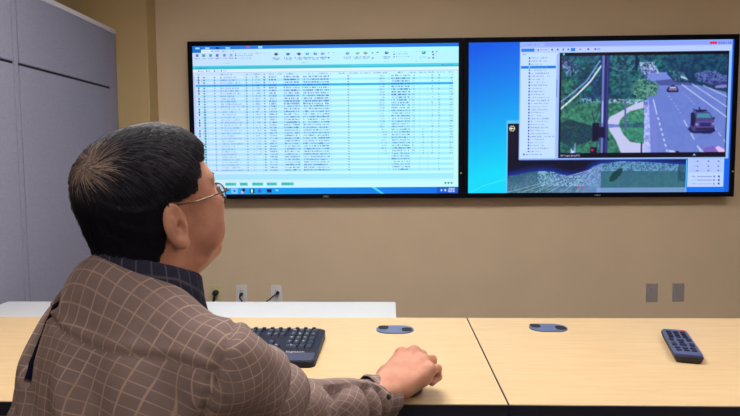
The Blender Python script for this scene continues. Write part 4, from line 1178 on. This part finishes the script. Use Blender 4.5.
    bottom_side = np.interp(X_, [-.12, -.09, -.065, -.048, -.036, -.028, -.004, .004, .012, .03], [-.118, -.120, -.106, -.078, -.044, .008, .012, .016, .018, .020])
    low = bottom_side - Z_ + wob
    F.v = np.maximum(F.v, np.maximum(front, low).astype(np.float32))
    # hollow so the shell only covers the scalp
    c, q = F.mesh(); n = vnormals(c, q)
    crown = np.array(CROWN)
    rel = c - crown
    # flow field: away from the crown, turning down on the sides, forward on the top
    def flow(P, Nn):
        d = P - crown; L = np.linalg.norm(d, axis=1, keepdims=True); d = d / np.maximum(L, 1e-6)
        sw = np.cross(Nn, d) * .45 * np.exp(-(L / .05) ** 2)
        side = np.clip((np.abs(P[:, 1]) - .035) / .04, 0, 1)[:, None]; lowz = np.clip((.05 - P[:, 2]) / .05, 0, 1)[:, None]
        d = d + sw + np.array([.25, 0, -.9]) * side * .8 + np.array([.1, 0, -1.]) * lowz * .9
        d = d - Nn * (d * Nn).sum(1, keepdims=True)
        return d / np.maximum(np.linalg.norm(d, axis=1, keepdims=True), 1e-6)
    fl = flow(c, n); cross = np.cross(n, fl)
    az = np.arctan2(rel @ np.array([0, 1, .0]), rel @ np.array([.5, 0, -.86]))
    gro = np.sin(az * 31 + 2 * gnoise(c, 40, 2)) * .5 + np.sin(az * 67 + 3 * gnoise(c, 60, 4)) * .35 + gnoise(c, 90, 5) * .5
    disp = .0022 * gro + .003 * gnoise(c, 38, 7)
    # nape tufts
    disp += .004 * np.clip((-.05 - c[:, 2]) / .03, 0, 1) * gnoise(c, 80, 9) * (c[:, 0] < -.05)
    c2 = c + n * disp[:, None]
    def hair_col(P, gr, rng=None):
        base = np.tile(np.array(srgb((9, 9, 24))), (len(P), 1))
        grey = np.clip(.6 * gr + .25, 0, 1)[:, None] * np.clip((P[:, 2:3] - .030) / .045, 0, 1) * .5  # top streaks: some grey hair, plus ceiling-light sheen painted into the colour
        base = base * (1 - grey) + np.array(srgb((104, 98, 112))) * grey
        d = np.linalg.norm((P - crown) * [1.0, .8, 1.1], axis=1)
        th = np.clip(1 - (d - .003) / .030, 0, 1) ** 1.1 * np.clip(.70 + .55 * gr, 0, 1)
        th = np.clip(th, 0, 1)[:, None] * .9
        return base * (1 - th) + np.array(srgb((225, 194, 178))) * th
    colr = hair_col(c, gro)
    me = mesh_np('hair', HW(c2) - np.array(t.location), q, True)
    at = me.color_attributes.new('Col', 'FLOAT_COLOR', 'POINT'); a4 = np.ones((len(c), 4)); a4[:, :3] = colr; at.data.foreach_set('color', a4.ravel())
    hair = link('hair', me, t, M['hair']); hair['label'] = 'thick black hair, thinning at the crown'
    # loose locks over the mass
    rng = np.random.RandomState(12)
    kd = KDTree(len(c))
    for i, p in enumerate(c2): kd.insert(p, i)
    kd.balance()
    outer = np.where((n[:, 0] * (c[:, 0] + .01) + n[:, 1] * c[:, 1] + n[:, 2] * c[:, 2]) > .02)[0]
    outer = outer[(front[0, 0, 0] * 0 + c[outer, 0]) < np.interp(c[outer, 2], [-.05, 0, .045, .08, .12], [.0, .002, .026, .052, .12])]
    pick = rng.choice(outer, 5200)
    P0 = c2[pick]; steps = 6; stp = (.0038 + .0032 * rng.rand(len(pick)))[:, None]
    path = [P0 + n[pick] * .0003]; ids = pick
    for s_ in range(steps):
        f = fl[ids] + rng.randn(len(pick), 3) * .06
        p = path[-1] + f * stp
        nn_ = []
        for x in p: nn_.append(kd.find(x)[1])
        ids = np.array(nn_); base = c2[ids]
        lift = (.0006 + .0030 * ((s_ + 1) / steps) ** 1.6 * rng.rand(len(pick)))[:, None]
        off = ((p - base) * n[ids]).sum(1, keepdims=True)
        p = p + n[ids] * (lift - off)
        path.append(p)
    wd = (.0011 + .0011 * rng.rand(len(pick)))[:, None]
    V_, Q_, K_ = [], [], []
    nrm0 = n[pick]; grl = rng.randn(len(pick)) * .45
    cl0 = hair_col(P0, grl) * (0.8 + .5 * rng.rand(len(pick)))[:, None]
    m_ = len(pick)
    for s_ in range(steps + 1):
        tdir = path[min(s_ + 1, steps)] - path[max(s_ - 1, 0)]
        sd = np.cross(nrm0, tdir); sd /= np.maximum(np.linalg.norm(sd, axis=1, keepdims=True), 1e-9)
        tw = wd * (1 - (s_ / steps) ** 2 * .85)
        V_ += [path[s_] - sd * tw * .5, path[s_] + nrm0 * tw * .35, path[s_] + sd * tw * .5]
    base = np.arange(m_)
    for s_ in range(steps):
        for u in (0, 1):
            a = (s_ * 3 + u) * m_ + base; b = (s_ * 3 + u + 1) * m_ + base; cc_ = ((s_ + 1) * 3 + u + 1) * m_ + base; d_ = ((s_ + 1) * 3 + u) * m_ + base
            Q_.append(np.stack([a, b, cc_, d_], 1))
    V_ = np.concatenate(V_); Q_ = np.concatenate(Q_)
    me = mesh_np('hair_locks', HW(V_) - np.array(t.location), Q_, True)
    at = me.color_attributes.new('Col', 'FLOAT_COLOR', 'POINT'); a4 = np.ones((len(V_), 4)); a4[:, :3] = np.tile(cl0, ((steps + 1) * 3, 1)); at.data.foreach_set('color', a4.ravel())
    o = link('hair_strands', me, hair, M['hair']); o['kind'] = 'stuff'

    # eyebrows, eyes
    for s in (-1, 1):
        pts = [HW((.0988 - .0032 * i, s * (.014 + .0080 * i), .030 + .002 * min(i, 2))) - np.array(t.location) for i in range(5)]
        tube('eyebrow', pts, [.0016, .0024, .0024, .0018, .001], M['slot'], t)
    for s in (-1, 1):
        for nm, cx_, r_, mm in (('eye', .0858, (.0106, .0098, .0050), M['eye_white']), ('iris', .0925, (.0046, .0042, .0042), M['slot'])):
            bm = bmesh.new(); bmesh.ops.create_uvsphere(bm, u_segments=20, v_segments=12, radius=1)
            for v in bm.verts: v.co = Vector(HW((cx_ + v.co.x * r_[0], s * .031 + v.co.y * r_[1], .008 + v.co.z * r_[2])) - np.array(t.location))
            e_ = from_bm(nm, bm, mm, t if nm == 'eye' else e_, True)
    # glasses
    gl = link('eyeglasses', None, t); gl = gl if gl else None
    bpy.data.objects.remove(gl)
    def LW(p): return HW((p[0] - (.005 if p[0] > .05 else 0), p[1], p[2] - .007)) - np.array(t.location)
    bm = bmesh.new()
    for s in (-1, 1):
        hinge = (.098, s * .069, .012)
        add_tube(bm, [LW(hinge), LW((.060, s * .0760, .010)), LW((.02, s * .0795, .008)), LW((-.004, s * .0815, .010)), LW((-.022, s * .080, .010)), LW((-.036, s * .074, -.002))], .0013, 8)
        add_tube(bm, [LW(hinge), LW((.1015, s * .060, .014))], .0016, 8)
        rim = []
        for k_ in range(29):
            a_ = 2 * math.pi * k_ / 28
            y_ = .034 + .026 * math.copysign(abs(math.cos(a_)) ** .8, math.cos(a_)); z_ = .004 + .0180 * math.copysign(abs(math.sin(a_)) ** .8, math.sin(a_))
            rim.append(LW((.1085 - .010 * (y_ / .06) ** 2 - .002 * (z_ < -.005), s * y_, z_)))
        add_tube(bm, rim, .0011, 6)
    add_tube(bm, [LW((.108, -.009, .008)), LW((.114, 0, .011)), LW((.108, .009, .008))], .0012, 8)
    bmesh.ops.recalc_face_normals(bm, faces=bm.faces)
    fr_ = from_bm('eyeglasses', bm, M['wire'], t, True); fr_['label'] = 'thin metal-rimmed eyeglasses'
    for s in (-1, 1):
        bm = bmesh.new(); vs = []
        for x_off in (0, .0018):
            ring = []
            for k_ in range(28):
                a_ = 2 * math.pi * k_ / 28
                y_ = .034 + .0255 * math.copysign(abs(math.cos(a_)) ** .8, math.cos(a_)); z_ = .004 + .0175 * math.copysign(abs(math.sin(a_)) ** .8, math.sin(a_))
                ring.append(bm.verts.new(LW((.1075 + x_off - .010 * (y_ / .06) ** 2 - .002 * (z_ < -.005), s * y_, z_))))
            vs.append(ring)
        bm.faces.new(vs[0]); bm.faces.new(vs[1][::-1])
        for k_ in range(28): bm.faces.new((vs[0][k_], vs[0][(k_ + 1) % 28], vs[1][(k_ + 1) % 28], vs[1][k_]))
        bmesh.ops.recalc_face_normals(bm, faces=bm.faces)
        from_bm('lens', bm, M['lens'], fr_)
    return t, AR, OR_
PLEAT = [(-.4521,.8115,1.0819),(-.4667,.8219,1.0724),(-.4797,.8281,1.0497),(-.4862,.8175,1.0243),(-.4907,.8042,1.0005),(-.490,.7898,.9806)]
COLLAR_OFF = tuple(TF * .034 + UP * .024)
CROWN = (-.098, -.012, .074)
person, HAND_A, HAND_O = build_person()

# mouse under the right hand
mp_ = HAND_O + HAND_A[:, 0] * .110 + HAND_A[:, 1] * .020 
mo = empty('computer_mouse', (mp_[0], mp_[1], .7402), math.atan2(HAND_R[1], HAND_R[0]), 'black computer mouse almost hidden under the right hand', 'mouse')
bm = bmesh.new(); bmesh.ops.create_uvsphere(bm, u_segments=28, v_segments=16, radius=1)
for v in bm.verts:
    z = v.co.z
    v.co = Vector((v.co.x * .040, v.co.y * .025, max(z, -.05) * .015 + .0009))
from_bm('shell', bm, M['black'], mo, True)
cyl('scroll_wheel', (.026, -.003, .012), (.026, .003, .012), .004, M['steel'], mo, n=16)

# office chair (below the picture)
ch = empty('office_chair', (-.395, .85, 0), R(-40), 'dark swivel office chair under the seated person', 'chair')
bm = bmesh.new(); add_box(bm, -.25, .25, -.22, .26, .385, .43, .02, 3); from_bm('seat', bm, M['chair'], ch, True)
bm = bmesh.new(); add_box(bm, -.21, .21, -.27, -.225, .55, .84, .02, 3); from_bm('backrest', bm, M['chair'], ch, True)
bm = bmesh.new(); add_box(bm, -.03, .03, -.29, -.27, .40, .60, .005); add_box(bm, -.03, .03, -.29, 0, .365, .385, .005); from_bm('back_bar', bm, M['steel'], ch)
cyl('gas_column', (0, 0, .09), (0, 0, .385), .025, M['steel'], ch)
for k in range(5):
    a = R(72 * k + 10)
    lg = tube('leg', [(0, 0, .10), (math.cos(a) * .15, math.sin(a) * .15, .085), (math.cos(a) * .28, math.sin(a) * .28, .065)], [.024, .02, .014], M['black'], ch)
    p = Vector((math.cos(a) * .28, math.sin(a) * .28, .028)); s_ = Vector((-math.sin(a), math.cos(a), 0)) * .02
    cyl('caster', p - s_, p + s_, .028, M['black'], lg)
